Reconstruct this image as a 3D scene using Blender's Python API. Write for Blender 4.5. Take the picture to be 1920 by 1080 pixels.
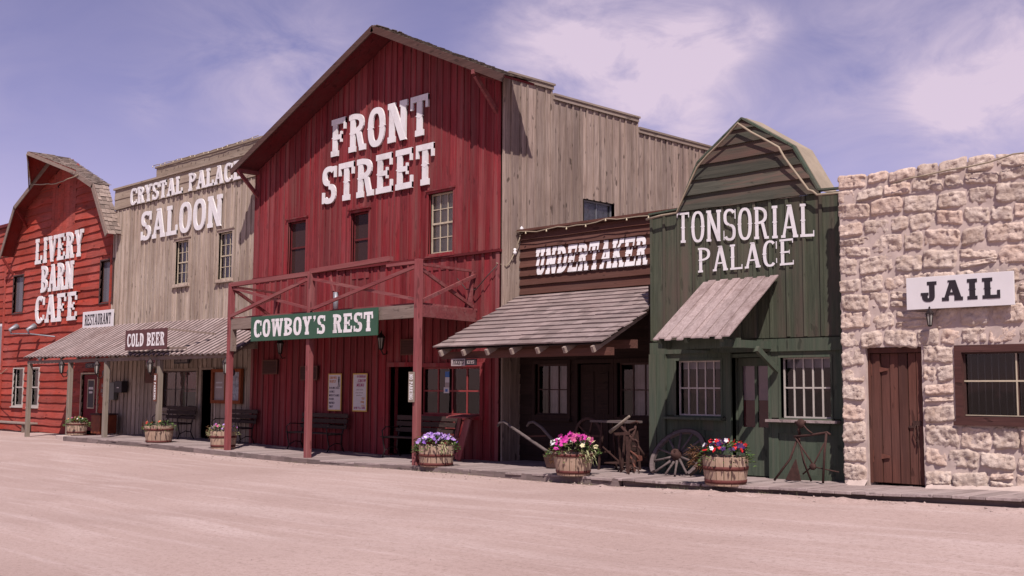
import bpy, bmesh, math, random
from mathutils import Vector, noise
R = math.radians
random.seed(7)
D = bpy.data
SC = bpy.context.scene
COL = SC.collection
for o in list(D.objects): D.objects.remove(o)

# ------------------------------------------------------------------ camera
cam = D.cameras.new('camera'); camo = D.objects.new('camera', cam); COL.objects.link(camo)
SC.camera = camo
TH, PI_, RO, F = 0.79321653, 0.09107587, 0.005609, 2100.6
r0 = Vector((math.cos(TH), math.sin(TH), 0))
f0 = Vector((-math.sin(TH)*math.cos(PI_), math.cos(TH)*math.cos(PI_), math.sin(PI_)))
u0 = r0.cross(f0)
cr = r0*math.cos(RO)+u0*math.sin(RO); cu = -r0*math.sin(RO)+u0*math.cos(RO)
from mathutils import Matrix
mt = Matrix((cr, cu, -f0)).transposed().to_4x4(); mt.translation = Vector((0, 0, 1.6))
camo.matrix_world = mt
cam.sensor_width = 36; cam.lens = 36*F/1920; cam.clip_end = 3000; cam.clip_start = .1
SC.render.resolution_x = 1024; SC.render.resolution_y = 576

# ------------------------------------------------------------------ light and sky
SUN_EL = math.atan(1.93/math.hypot(1.1, 1.0)); SUN_AZ = math.atan2(1.1, -1.0)
SC.view_settings.view_transform = 'Standard'; SC.view_settings.look = 'None'
SC.view_settings.exposure = 0.4; SC.view_settings.gamma = 1
sun = D.lights.new('sun', 'SUN'); sun.energy = 5.0; sun.angle = R(.55); sun.color = (1, .885, .83)
suno = D.objects.new('sun', sun); COL.objects.link(suno)
suno.rotation_euler = Vector((-1.1, 1, -1.93)).to_track_quat('-Z', 'Y').to_euler()
suno.location = (10, -10, 20)

def nd(nt, t, **k):
    n = nt.nodes.new(t)
    for a, b in k.items(): setattr(n, a, b)
    return n
def mth(nt, op, a, b=None, c=None, clamp=False):
    n = nd(nt, 'ShaderNodeMath', operation=op, use_clamp=clamp)
    for i, v in enumerate((a, b, c)):
        if v is None: continue
        if isinstance(v, (int, float)): n.inputs[i].default_value = v
        else: nt.links.new(v, n.inputs[i])
    return n.outputs[0]
def vmth(nt, op, a, b):
    n = nd(nt, 'ShaderNodeVectorMath', operation=op)
    for i, v in enumerate((a, b)):
        if isinstance(v, (tuple, list)): n.inputs[i].default_value = v
        else: nt.links.new(v, n.inputs[i])
    return n
def mixc(nt, f, a, b, mode='MIX'):
    n = nd(nt, 'ShaderNodeMix', data_type='RGBA', blend_type=mode)
    for i, v in ((0, f), (6, a), (7, b)):
        if isinstance(v, (int, float)): n.inputs[i].default_value = v
        elif isinstance(v, (tuple, list)): n.inputs[i].default_value = (*v[:3], 1)
        else: nt.links.new(v, n.inputs[i])
    return n.outputs[2]
def ramp(nt, fac, pts):
    n = nd(nt, 'ShaderNodeValToRGB')
    el = n.color_ramp.elements
    while len(el) < len(pts): el.new(.5)
    for e, (p, c) in zip(el, pts):
        e.position = p; e.color = (c, c, c, 1) if isinstance(c, (int, float)) else (*c[:3], 1)
    nt.links.new(fac, n.inputs[0]); return n.outputs[0]
def noi(nt, vec, scale, detail=4, rough=.55, dist=0.):
    n = nd(nt, 'ShaderNodeTexNoise'); n.inputs['Scale'].default_value = scale
    n.inputs['Detail'].default_value = detail; n.inputs['Roughness'].default_value = rough
    n.inputs['Distortion'].default_value = dist
    if vec is not None: nt.links.new(vec, n.inputs['Vector'])
    return n.outputs['Fac']
def mapping(nt, vec, sc=(1, 1, 1), loc=(0, 0, 0), rot=(0, 0, 0)):
    n = nd(nt, 'ShaderNodeMapping'); n.inputs['Scale'].default_value = sc
    n.inputs['Location'].default_value = loc; n.inputs['Rotation'].default_value = rot
    nt.links.new(vec, n.inputs['Vector']); return n.outputs[0]

W = D.worlds.new('World'); SC.world = W; W.use_nodes = True; nt = W.node_tree
nt.nodes.clear()
sky = nd(nt, 'ShaderNodeTexSky', sky_type='NISHITA'); sky.sun_disc = False
sky.sun_elevation = SUN_EL; sky.sun_rotation = SUN_AZ; sky.air_density = 1.0; sky.dust_density = .25
sky.ozone_density = 2.0; sky.altitude = 900
tint = mixc(nt, 1.0, sky.outputs[0], (1.80, 1.075, 1.23), 'MULTIPLY')
tc = nd(nt, 'ShaderNodeTexCoord'); dv = tc.outputs['Generated']
sep = nd(nt, 'ShaderNodeSeparateXYZ'); nt.links.new(dv, sep.inputs[0])
zz = mth(nt, 'MAXIMUM', mth(nt, 'ADD', sep.outputs[2], .12), .03)
cmb = nd(nt, 'ShaderNodeCombineXYZ')
nt.links.new(mth(nt, 'DIVIDE', sep.outputs[0], zz), cmb.inputs[0]); nt.links.new(mth(nt, 'DIVIDE', sep.outputs[1], zz), cmb.inputs[1])
wv = mapping(nt, dv, (1.0, 1.0, 2.1), (3.3, 1.7, .4), (0, R(18), 0))
n1 = noi(nt, wv, 3.2, 9, .56, .5); n2 = noi(nt, wv, 9.0, 9, .60, .7)
def pxdir(x, y): return (f0+cr*(x-960)/F-cu*(y-540)/F).normalized()
acc = None
for (x, y, s, a) in ((1200, 105, .07, .8), (1320, 80, .035, .5), (1300, 200, .055, .6), (1060, 120, .06, .5), (960, 100, .04, .3), (520, 120, .085, .42), (600, 200, .05, .3), (1880, 165, .06, .75), (1770, 200, .05, .55), (1640, 45, .055, .40), (1560, 230, .04, .3), (270, 190, .02, .35), (2300, 100, .12, .6), (-300, 200, .12, .3), (1900, 20, .04, .3), (1430, 45, .02, .4), (1030, 15, .03, .3)):
    d = vmth(nt, 'DISTANCE', dv, tuple(pxdir(x, y))).outputs['Value']
    g = mth(nt, 'MULTIPLY', mth(nt, 'POWER', 2.718, mth(nt, 'MULTIPLY', mth(nt, 'POWER', mth(nt, 'DIVIDE', d, s), 2.0), -1.0)), a)
    acc = g if acc is None else mth(nt, 'ADD', acc, g)
far = ramp(nt, n1, [(.52, 0.), (.80, .5)])
behind = mth(nt, 'MULTIPLY', mth(nt, 'MULTIPLY', far, .35), mth(nt, 'MULTIPLY_ADD', sep.outputs[1], -1.0, .3, clamp=True))
mod = mth(nt, 'MULTIPLY_ADD', mth(nt, 'SUBTRACT', mth(nt, 'MULTIPLY_ADD', n2, .75, mth(nt, 'MULTIPLY', n1, .65)), .70), 4.6, .66, clamp=False)
cl = mth(nt, 'ADD', mth(nt, 'MULTIPLY', mth(nt, 'MINIMUM', acc, 1.05), mod), behind, clamp=True)
cl = mth(nt, 'MULTIPLY', cl, .86)
skyc = mixc(nt, cl, tint, (9.3, 7.6, 9.1))
hz = ramp(nt, sep.outputs[2], [(0., .5), (.16, 0.)])
skyc = mixc(nt, mth(nt, 'MULTIPLY', hz, .6), skyc, (4.7, 4.4, 7.0))
bg = nd(nt, 'ShaderNodeBackground'); bg.inputs['Strength'].default_value = .0645
nt.links.new(skyc, bg.inputs[0]); wo = nd(nt, 'ShaderNodeOutputWorld'); nt.links.new(bg.outputs[0], wo.inputs[0])

# ------------------------------------------------------------------ materials
M = {}
KA = .76          # exposure is +0.4, so base colours sit a little lower
def kc(c): return tuple(q*KA for q in c)
def newmat(name):
    m = D.materials.new(name); m.use_nodes = True; t = m.node_tree; t.nodes.clear()
    b = nd(t, 'ShaderNodeBsdfPrincipled'); o = nd(t, 'ShaderNodeOutputMaterial'); t.links.new(b.outputs[0], o.inputs[0])
    M[name] = m; return m, t, b
def bump(t, b, h, strength=.4, dist=.01):
    n = nd(t, 'ShaderNodeBump'); n.inputs['Strength'].default_value = strength; n.inputs['Distance'].default_value = dist
    t.links.new(h, n.inputs['Height']); t.links.new(n.outputs[0], b.inputs['Normal'])
def wood(name, c1, c2, worn=None, wornamt=.5, axis='Z', rough=.85, vary=.5, knots=.5, spec=.2):
    """c1 / c2: two tones of the board; worn: bare or stained wood showing through in streaks"""
    c1, c2 = kc(c1), kc(c2); worn = kc(worn) if worn else None
    m, t, b = newmat(name)
    tcn = nd(t, 'ShaderNodeTexCoord'); geo = nd(t, 'ShaderNodeNewGeometry'); isl = geo.outputs['Random Per Island']
    off = nd(t, 'ShaderNodeCombineXYZ')
    t.links.new(mth(t, 'MULTIPLY', isl, 37.), off.inputs[0]); t.links.new(mth(t, 'MULTIPLY', isl, 91.), off.inputs[2]); t.links.new(mth(t, 'MULTIPLY', isl, 53.), off.inputs[1])
    v = vmth(t, 'ADD', tcn.outputs['Object'], off.outputs[0]).outputs[0]
    a = {'Z': (9, 9, .55), 'X': (.55, 9, 9), 'Y': (9, .55, 9)}[axis]
    g = noi(t, mapping(t, v, a), 2.6, 7, .65, .25)
    g2 = noi(t, mapping(t, v, tuple(q*.32 for q in a)), 1.6, 4, .6, .5)
    gf = noi(t, mapping(t, v, tuple(q*(3.2 if q > 1 else 1.6) for q in a)), 3.1, 5, .7, .1)
    big = noi(t, tcn.outputs['Object'], .55, 5, .6)
    col = mixc(t, ramp(t, mth(t, 'MULTIPLY_ADD', gf, .45, mth(t, 'MULTIPLY', g, .6)), [(.38, 0.), (.66, 1.)]), c1, c2)
    if worn:
        w = mth(t, 'MULTIPLY', ramp(t, mth(t, 'ADD', mth(t, 'MULTIPLY', g2, .6), mth(t, 'MULTIPLY', big, .4)), [(.47, 0.), (.62, 1.)]), wornamt)
        col = mixc(t, w, col, worn)
    k = noi(t, mapping(t, v, tuple(q*(.8 if q > 1 else 4.5) for q in a)), 1.35, 2, .4)
    kn = mth(t, 'MULTIPLY', ramp(t, k, [(.66, 0.), (.71, 1.)]), knots)
    col = mixc(t, kn, col, tuple(q*.35 for q in c1))
    hs = nd(t, 'ShaderNodeHueSaturation'); t.links.new(col, hs.inputs['Color'])
    t.links.new(mth(t, 'MULTIPLY_ADD', isl, vary, 1-vary/2), hs.inputs['Value'])
    t.links.new(mth(t, 'MULTIPLY_ADD', big, .5, .75), hs.inputs['Saturation'])
    t.links.new(hs.outputs[0], b.inputs['Base Color']); b.inputs['Roughness'].default_value = rough
    b.inputs['Specular IOR Level'].default_value = spec
    bump(t, b, mth(t, 'SUBTRACT', g, kn), .55, .012); return m
def plain(name, c, rough=.7, metal=0., vary=.25, scale=6., bmp=.15, spec=.3, dirt=None):
    c = kc(c); dirt = kc(dirt) if dirt else None
    m, t, b = newmat(name)
    tcn = nd(t, 'ShaderNodeTexCoord')
    n = noi(t, tcn.outputs['Object'], scale, 6, .65)
    col = mixc(t, ramp(t, n, [(.3, 0.), (.7, 1.)]), tuple(q*(1-vary) for q in c), tuple(min(1, q*(1+vary*.6)) for q in c))
    if dirt:
        n3 = noi(t, tcn.outputs['Object'], scale*.45, 8, .7)
        col = mixc(t, ramp(t, n3, [(.52, 0.), (.72, .75)]), col, dirt)
    t.links.new(col, b.inputs['Base Color'])
    b.inputs['Roughness'].default_value = rough; b.inputs['Metallic'].default_value = metal
    b.inputs['Specular IOR Level'].default_value = spec
    if bmp: bump(t, b, n, bmp, .01)
    return m
wood('red_paint', (.150, .017, .022), (.265, .034, .040), (.215, .085, .080), .8, vary=.5, knots=.35)
wood('red_paint_dark', (.095, .012, .016), (.17, .024, .028), (.08, .03, .028), .5, vary=.3, axis='X')
wood('red_beam', (.16, .040, .043), (.27, .072, .074), (.28, .14, .13), .6, vary=.25, axis='X')
wood('red_post', (.19, .048, .052), (.31, .085, .088), (.30, .17, .155), .5, vary=.25, axis='Z')
wood('barn_red', (.27, .044, .032), (.43, .078, .055), (.22, .06, .046), .7, vary=.34, axis='X')
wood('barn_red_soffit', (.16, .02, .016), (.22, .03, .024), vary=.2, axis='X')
wood('grey_wood', (.20, .145, .118), (.42, .33, .275), (.15, .112, .10), .6, vary=.42, knots=.8)
wood('saloon_wood', (.29, .225, .175), (.56, .465, .385), (.21, .155, .13), .6, vary=.4, knots=.6)
wood('saloon_trim', (.27, .21, .16), (.40, .33, .26), (.2, .15, .13), .5, vary=.3, axis='X')
wood('grey_trim', (.21, .16, .13), (.33, .27, .22), vary=.3, axis='Y')
wood('post_wood', (.22, .18, .14), (.33, .28, .23), (.16, .13, .11), .5, vary=.3)
wood('beam_wood', (.16, .12, .10), (.26, .20, .17), vary=.3, axis='X')
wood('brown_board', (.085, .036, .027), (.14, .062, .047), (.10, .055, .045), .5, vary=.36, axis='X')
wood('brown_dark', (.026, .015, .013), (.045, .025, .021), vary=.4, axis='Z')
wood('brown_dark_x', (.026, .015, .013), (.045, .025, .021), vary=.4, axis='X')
wood('green_board', (.046, .056, .038), (.098, .108, .074), (.115, .085, .070), .8, vary=.36, knots=.35)
wood('green_board_x', (.048, .050, .038), (.090, .088, .068), (.14, .085, .068), 1.0, vary=.4, axis='X')
wood('green_trim', (.046, .066, .047), (.085, .108, .076), (.11, .10, .08), .5, vary=.25)
wood('valley_shade', (.055, .042, .04), (.12, .09, .085), vary=.4, axis='Y')  # porch roof grooves: shade between the ribs put into a darker colour
wood('shake', (.21, .16, .15), (.36, .29, .275), (.20, .15, .14), .6, vary=.4, axis='X')
wood('shingle', (.20, .155, .13), (.36, .29, .25), (.15, .11, .10), .5, vary=.7, axis='Y')
wood('dark_shingle', (.095, .072, .055), (.19, .15, .12), vary=.7, axis='Y')
wood('awning_board', (.25, .185, .175), (.45, .36, .345), (.18, .125, .115), .75, vary=.24, axis='Y', knots=.2)
wood('rafter_wood', (.26, .20, .17), (.38, .31, .27), vary=.25, axis='Y')
wood('plank_walk', (.28, .22, .21), (.43, .355, .34), (.21, .165, .155), .6, vary=.3, axis='Y')
wood('timber_edge', (.15, .115, .108), (.27, .21, .20), (.13, .10, .095), .8, vary=.4, axis='X')
wood('door_brown', (.085, .034, .026), (.14, .058, .043), (.055, .028, .024), .6, vary=.3)
wood('door_red', (.14, .022, .03), (.19, .032, .04), vary=.1, knots=.1)
wood('frame_brown', (.055, .025, .022), (.10, .042, .036), (.05, .028, .025), .5, vary=.25, axis='X')
wood('fascia_brown', (.06, .032, .027), (.115, .062, .052), vary=.3, axis='X')
plain('cap_tan', (.36, .30, .225), .8, vary=.2, scale=3)
wood('bench_wood', (.040, .026, .023), (.07, .046, .04), vary=.35, axis='X')
wood('tub_wood', (.36, .245, .18), (.52, .385, .29), (.25, .175, .135), .5, vary=.22, knots=.2)
wood('wheel_wood', (.09, .07, .068), (.17, .135, .13), vary=.25, axis='X')
wood('orange_frame', (.20, .05, .018), (.28, .08, .03), vary=.2, axis='Z')
plain('white_paint', (.80, .79, .80), .5, vary=.06, scale=4, dirt=(.52, .48, .47))
plain('white_sign', (.74, .72, .73), .5, vary=.06, scale=2, dirt=(.55, .50, .49))
plain('black_paint', (.028, .022, .028), .55, vary=.2)
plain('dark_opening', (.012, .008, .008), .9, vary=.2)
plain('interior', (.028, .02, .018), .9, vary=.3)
plain('sash_white', (.50, .46, .42), .6, vary=.12, dirt=(.38, .33, .30))
plain('sash_red', (.28, .045, .045), .6, vary=.2)
plain('sash_brown', (.07, .035, .03), .6, vary=.2)
plain('sash_tan', (.52, .45, .33), .6, vary=.15, dirt=(.33, .26, .2))
plain('curtain', (.40, .35, .36), .9, vary=.3, scale=2.5)
plain('tan_shade', (.56, .47, .34), .8, vary=.12, scale=2)
plain('brown_shade', (.085, .05, .042), .85, vary=.2)
plain('door_shade', (.42, .33, .33), .8, vary=.08)
plain('door_shade_low', (.19, .055, .05), .8, vary=.15)
plain('mortar', (.54, .44, .395), .95, vary=.18, scale=5, bmp=.5)
plain('iron', (.035, .024, .024), .55, .5, vary=.35, scale=20)
plain('rust', (.07, .034, .028), .85, .15, vary=.45, scale=22, dirt=(.07, .035, .03))
plain('rusty_hinge', (.16, .06, .042), .8, .1, vary=.3, scale=16)
plain('hoop_rust', (.135, .038, .033), .8, .15, vary=.35, scale=18)
plain('green_sign', (.036, .10, .060), .5, vary=.1, scale=4)
plain('brown_sign', (.105, .040, .040), .6, vary=.15, scale=4)
plain('plaque_brown', (.12, .042, .028), .7, vary=.2)
plain('sign_grey', (.40, .34, .33), .7, vary=.15)
plain('lamp_glass', (.34, .33, .30), .25, vary=.1, bmp=0)
plain('bulb', (.66, .58, .40), .3, vary=.1, bmp=0)
plain('cable_tan', (.34, .28, .20), .7, vary=.15)
plain('cable_dark', (.07, .05, .045), .7)
plain('meter_grey', (.16, .17, .155), .5, .3, vary=.15)
plain('trash_orange', (.23, .055, .022), .7, vary=.3)
plain('poster_white', (.62, .60, .62), .55, vary=.06)
plain('poster_yellow', (.62, .40, .09), .6, vary=.1)
plain('poster_magenta', (.36, .05, .17), .6, vary=.2)
plain('poster_blue', (.05, .16, .45), .5, vary=.1)
plain('poster_photo', (.36, .39, .46), .5, vary=.75, scale=9, dirt=(.32, .17, .15))
plain('poster_orange', (.60, .25, .08), .6)
plain('poster_ink', (.07, .05, .09), .6)
plain('red_cloth', (.20, .025, .04), .85, vary=.4, scale=4)
plain('zinc', (.30, .31, .34), .5, .4, vary=.2)
plain('soil', (.07, .045, .033), .95, vary=.4, scale=20, bmp=.6)
plain('pebble', (.40, .31, .28), .9, vary=.5, scale=9)
plain('far_red', (.28, .04, .03), .85, vary=.25)
plain('petal_white', (.80, .78, .80), .6, vary=.08); plain('petal_magenta', (.52, .03, .30), .6, vary=.3)
plain('petal_pink', (.55, .10, .26), .6, vary=.25); plain('petal_lilac', (.42, .26, .62), .6, vary=.25)
plain('petal_violet', (.20, .09, .40), .6, vary=.3); plain('petal_red', (.55, .012, .02), .6, vary=.2)
plain('petal_purple', (.05, .012, .10), .6, vary=.3); plain('petal_orange', (.62, .25, .12), .6, vary=.2)
plain('petal_cream', (.70, .62, .38), .6, vary=.2)
def leafmat(name, a, bb):
    a, bb = kc(a), kc(bb)
    m, t, b = newmat(name); g = nd(t, 'ShaderNodeNewGeometry')
    t.links.new(mixc(t, g.outputs['Random Per Island'], a, bb), b.inputs['Base Color'])
    b.inputs['Roughness'].default_value = .6; b.inputs['Specular IOR Level'].default_value = .3
leafmat('leaf', (.035, .085, .018), (.12, .20, .05)); leafmat('leaf_dark', (.03, .045, .02), (.10, .075, .05))
leafmat('leaf_brown', (.12, .055, .03), (.30, .17, .08)); leafmat('leaf_pale', (.25, .27, .12), (.42, .42, .24))

def glassmat(name, tintc=(.8, .8, .84), refl=.9, haze=.0, hazec=(.3, .3, .33)):
    m = D.materials.new(name); m.use_nodes = True; t = m.node_tree; t.nodes.clear(); M[name] = m
    tr = nd(t, 'ShaderNodeBsdfTransparent'); tr.inputs[0].default_value = (*tintc, 1)
    gl = nd(t, 'ShaderNodeBsdfGlossy'); gl.inputs['Roughness'].default_value = .02; gl.inputs[0].default_value = (refl, refl, refl, 1)
    fr = nd(t, 'ShaderNodeFresnel'); fr.inputs[0].default_value = 1.5
    mx = nd(t, 'ShaderNodeMixShader'); t.links.new(fr.outputs[0], mx.inputs[0]); t.links.new(tr.outputs[0], mx.inputs[1]); t.links.new(gl.outputs[0], mx.inputs[2])
    last = mx.outputs[0]
    tcn = nd(t, 'ShaderNodeTexCoord'); n = noi(t, tcn.outputs['Object'], 1.3, 3, .5)
    bp = nd(t, 'ShaderNodeBump'); bp.inputs['Strength'].default_value = .08; bp.inputs['Distance'].default_value = .05
    t.links.new(n, bp.inputs['Height']); t.links.new(bp.outputs[0], gl.inputs['Normal'])
    if haze:
        df = nd(t, 'ShaderNodeBsdfDiffuse'); df.inputs[0].default_value = (*hazec, 1)
        m2 = nd(t, 'ShaderNodeMixShader'); m2.inputs[0].default_value = haze
        t.links.new(last, m2.inputs[1]); t.links.new(df.outputs[0], m2.inputs[2]); last = m2.outputs[0]
    o = nd(t, 'ShaderNodeOutputMaterial'); t.links.new(last, o.inputs[0])
glassmat('glass'); glassmat('screen_glass', (.5, .48, .5), .8, .45, (.20, .19, .22)); glassmat('brown_glass', (.5, .42, .42), .5, .5, (.075, .04, .038)); glassmat('dusty_glass', (.88, .86, .82), .8, .07, (.4, .4, .4))

# stone
m, t, b = newmat('stone')
tcn = nd(t, 'ShaderNodeTexCoord'); geo = nd(t, 'ShaderNodeNewGeometry'); isl = geo.outputs['Random Per Island']
n1 = noi(t, tcn.outputs['Object'], 4.5, 9, .68, .3); n2 = noi(t, tcn.outputs['Object'], 26, 7, .7)
c = mixc(t, ramp(t, n1, [(.33, 0.), (.66, 1.)]), kc((.47, .36, .29)), kc((.72, .61, .53)))
c = mixc(t, ramp(t, n2, [(.30, .55), (.46, 0.)]), c, kc((.33, .225, .185)))
c = mixc(t, mth(t, 'MULTIPLY', ramp(t, isl, [(.6, 0.), (1., 1.)]), .4), c, kc((.50, .34, .27)))
hs = nd(t, 'ShaderNodeHueSaturation'); t.links.new(c, hs.inputs['Color']); t.links.new(mth(t, 'MULTIPLY_ADD', isl, .24, .9), hs.inputs['Value'])
t.links.new(hs.outputs[0], b.inputs['Base Color']); b.inputs['Roughness'].default_value = .95; b.inputs['Specular IOR Level'].default_value = .15
bump(t, b, mth(t, 'MULTIPLY_ADD', n2, .6, n1), .9, .03)

# street dirt
m, t, b = newmat('street_dirt')
tcn = nd(t, 'ShaderNodeTexCoord'); P = tcn.outputs['Object']
trk = noi(t, mapping(t, P, (.11, .75, 1), (0, 0, 0), (0, 0, R(-4))), 1.6, 5, .6, .25)
trk2 = noi(t, mapping(t, P, (.16, 1.9, 1), (5, 2, 0), (0, 0, R(3))), 1.8, 6, .62, .2)
big = noi(t, P, .28, 5, .6, .3); fine = noi(t, P, 17, 8, .75); grit = noi(t, P, 48, 5, .85)
c = mixc(t, ramp(t, big, [(.35, 0.), (.65, 1.)]), kc((.430, .318, .285)), kc((.500, .380, .345)))
c = mixc(t, mth(t, 'MULTIPLY', ramp(t, trk, [(.50, 0.), (.64, 1.)]), .45), c, kc((.60, .485, .455)))
c = mixc(t, mth(t, 'MULTIPLY', ramp(t, trk2, [(.54, 0.), (.66, 1.)]), .45), c, kc((.62, .50, .475)))
c = mixc(t, mth(t, 'MULTIPLY', ramp(t, trk2, [(.30, 1.), (.44, 0.)]), .30), c, kc((.38, .275, .245)))
c = mixc(t, mth(t, 'MULTIPLY', ramp(t, fine, [(.36, 1.), (.50, 0.)]), .6), c, kc((.30, .215, .185)))
c = mixc(t, mth(t, 'MULTIPLY', ramp(t, grit, [(.55, 0.), (.68, 1.)]), .6), c, kc((.64, .54, .50)))
c = mixc(t, mth(t, 'MULTIPLY', ramp(t, grit, [(.32, 1.), (.44, 0.)]), .7), c, kc((.20, .14, .125)))
t.links.new(c, b.inputs['Base Color']); b.inputs['Roughness'].default_value = .97; b.inputs['Specular IOR Level'].default_value = .1
bump(t, b, mth(t, 'ADD', mth(t, 'MULTIPLY', fine, 1.0), mth(t, 'ADD', mth(t, 'MULTIPLY', grit, .35), mth(t, 'MULTIPLY', trk2, .8))), .5, .018)

# ------------------------------------------------------------------ mesh builder
class MB:
    def __init__(s): s.v = []; s.f = []; s.smooth = set()
    def add(s, vs, fs, smooth=False):
        k = len(s.v); s.v += [tuple(p) for p in vs]
        for f in fs:
            if smooth: s.smooth.add(len(s.f))
            s.f.append([k+i for i in f])
    def hexa(s, p):  # p: 8 points, bottom 4 (ccw) then top 4
        s.add(p, [(3, 2, 1, 0), (4, 5, 6, 7), (0, 1, 5, 4), (1, 2, 6, 5), (2, 3, 7, 6), (3, 0, 4, 7)])
    def box(s, x0, x1, y0, y1, z0, z1):
        s.hexa([(x0, y0, z0), (x1, y0, z0), (x1, y1, z0), (x0, y1, z0), (x0, y0, z1), (x1, y0, z1), (x1, y1, z1), (x0, y1, z1)])
    def bar(s, a, b, w, h, up=(0, 0, 1)):
        """rectangular bar from a to b, w across, h along 'up'"""
        a = Vector(a); b = Vector(b); d = (b-a).normalized(); up = Vector(up)
        if abs(d.dot(up)) > .95: up = Vector((0, 1, 0))
        sd = d.cross(up).normalized(); up = sd.cross(d).normalized()
        q = []
        for P in (a, b):
            for (i, j) in ((-1, -1), (1, -1), (1, 1), (-1, 1)): q.append(P+sd*i*w/2+up*j*h/2)
        s.hexa(q)
    def tube(s, pts, r, n=6, smooth=True, cap=True):
        pts = [Vector(p) for p in pts]; rs = r if isinstance(r, (list, tuple)) else [r]*len(pts)
        rings = []; prev = None
        for i, p in enumerate(pts):
            d = (pts[min(i+1, len(pts)-1)]-pts[max(i-1, 0)]).normalized()
            u = prev if prev is not None else (Vector((0, 0, 1)) if abs(d.z) < .9 else Vector((1, 0, 0)))
            u = (u-d*u.dot(d)).normalized(); prev = u; w = d.cross(u)
            rings.append([p+(u*math.cos(2*math.pi*k/n)+w*math.sin(2*math.pi*k/n))*rs[i] for k in range(n)])
        vs = [q for rg in rings for q in rg]; fs = []
        for i in range(len(rings)-1):
            for k in range(n): fs.append((i*n+k, i*n+(k+1) % n, (i+1)*n+(k+1) % n, (i+1)*n+k))
        if cap: fs += [tuple(reversed(range(n))), tuple(range((len(rings)-1)*n, len(rings)*n))]
        s.add(vs, fs, smooth)
    def lathe(s, c, prof, n=20, axis='Z', smooth=True):
        """prof: list of (radius, height)"""
        c = Vector(c); vs = []
        for (r, h) in prof:
            for k in range(n):
                a = 2*math.pi*k/n; q = (r*math.cos(a), r*math.sin(a), h)
                if axis == 'Y': q = (q[0], q[2], q[1])
                if axis == 'X': q = (q[2], q[0], q[1])
                vs.append(c+Vector(q))
        fs = []
        for i in range(len(prof)-1):
            for k in range(n): fs.append((i*n+k, i*n+(k+1) % n, (i+1)*n+(k+1) % n, (i+1)*n+k))
        s.add(vs, fs, smooth)
    def prism(s, poly, mapf, n0, n1):
        """2D polygon (u, z) extruded from n0 (back) to n1 (front) through mapf(u, n, z)"""
        k = len(poly)
        vs = [mapf(u, n1, z) for u, z in poly]+[mapf(u, n0, z) for u, z in poly]
        fs = [tuple(range(k)), tuple(range(2*k-1, k-1, -1))]
        for i in range(k): j = (i+1) % k; fs.append((j, i, k+i, k+j))
        s.add(vs, fs)
    def ubox(s, mapf, u0, u1, n0, n1, z0, z1):
        s.prism([(u0, z0), (u1, z0), (u1, z1), (u0, z1)], mapf, n0, n1)
    def build(s, name, mat, parent=None, bevel=0, recalc=True):
        me = D.meshes.new(name); org = Vector((0, 0, 0))
        if parent is not None:
            p = parent
            while p.parent: p = p.parent
            org = p.location
        me.from_pydata([tuple(Vector(v)-org) for v in s.v], [], s.f); me.update()
        for i in s.smooth: me.polygons[i].use_smooth = True
        if recalc:
            bm = bmesh.new(); bm.from_mesh(me); bmesh.ops.recalc_face_normals(bm, faces=bm.faces); bm.to_mesh(me); bm.free()
        o = D.objects.new(name, me); COL.objects.link(o)
        me.materials.append(M[mat] if isinstance(mat, str) else mat)
        if parent is not None: o.parent = parent
        if bevel:
            bv = o.modifiers.new('bevel', 'BEVEL'); bv.width = bevel; bv.segments = 2; bv.limit_method = 'ANGLE'
        return o
def thing(name, label, cat, loc=(0, 0, 0), group=None):
    o = D.objects.new(name, None); COL.objects.link(o); o.location = loc; o.empty_display_size = .2
    o['label'] = label; o['category'] = cat
    if group: o['group'] = group
    bpy.context.view_layer.update(); return o
def tag(o, label, cat, group=None):
    o['label'] = label; o['category'] = cat
    if group: o['group'] = group
    return o
def recentre(o, loc):
    """give a single-mesh thing an origin at its base"""
    loc = Vector(loc)
    for v in o.data.vertices: v.co -= loc
    o.location = loc; return o
def front(Y): return lambda u, n, z: (u, Y-n, z)          # a wall facing the street (-Y)
def side(X): return lambda u, n, z: (X+n, u, z)           # a wall facing +X
def interp(tab, x):
    if x <= tab[0][0]: return tab[0][1]
    for (a, b), (c, d) in zip(tab, tab[1:]):
        if x <= c: return b+(d-b)*(x-a)/(c-a)
    return tab[-1][1]

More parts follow.
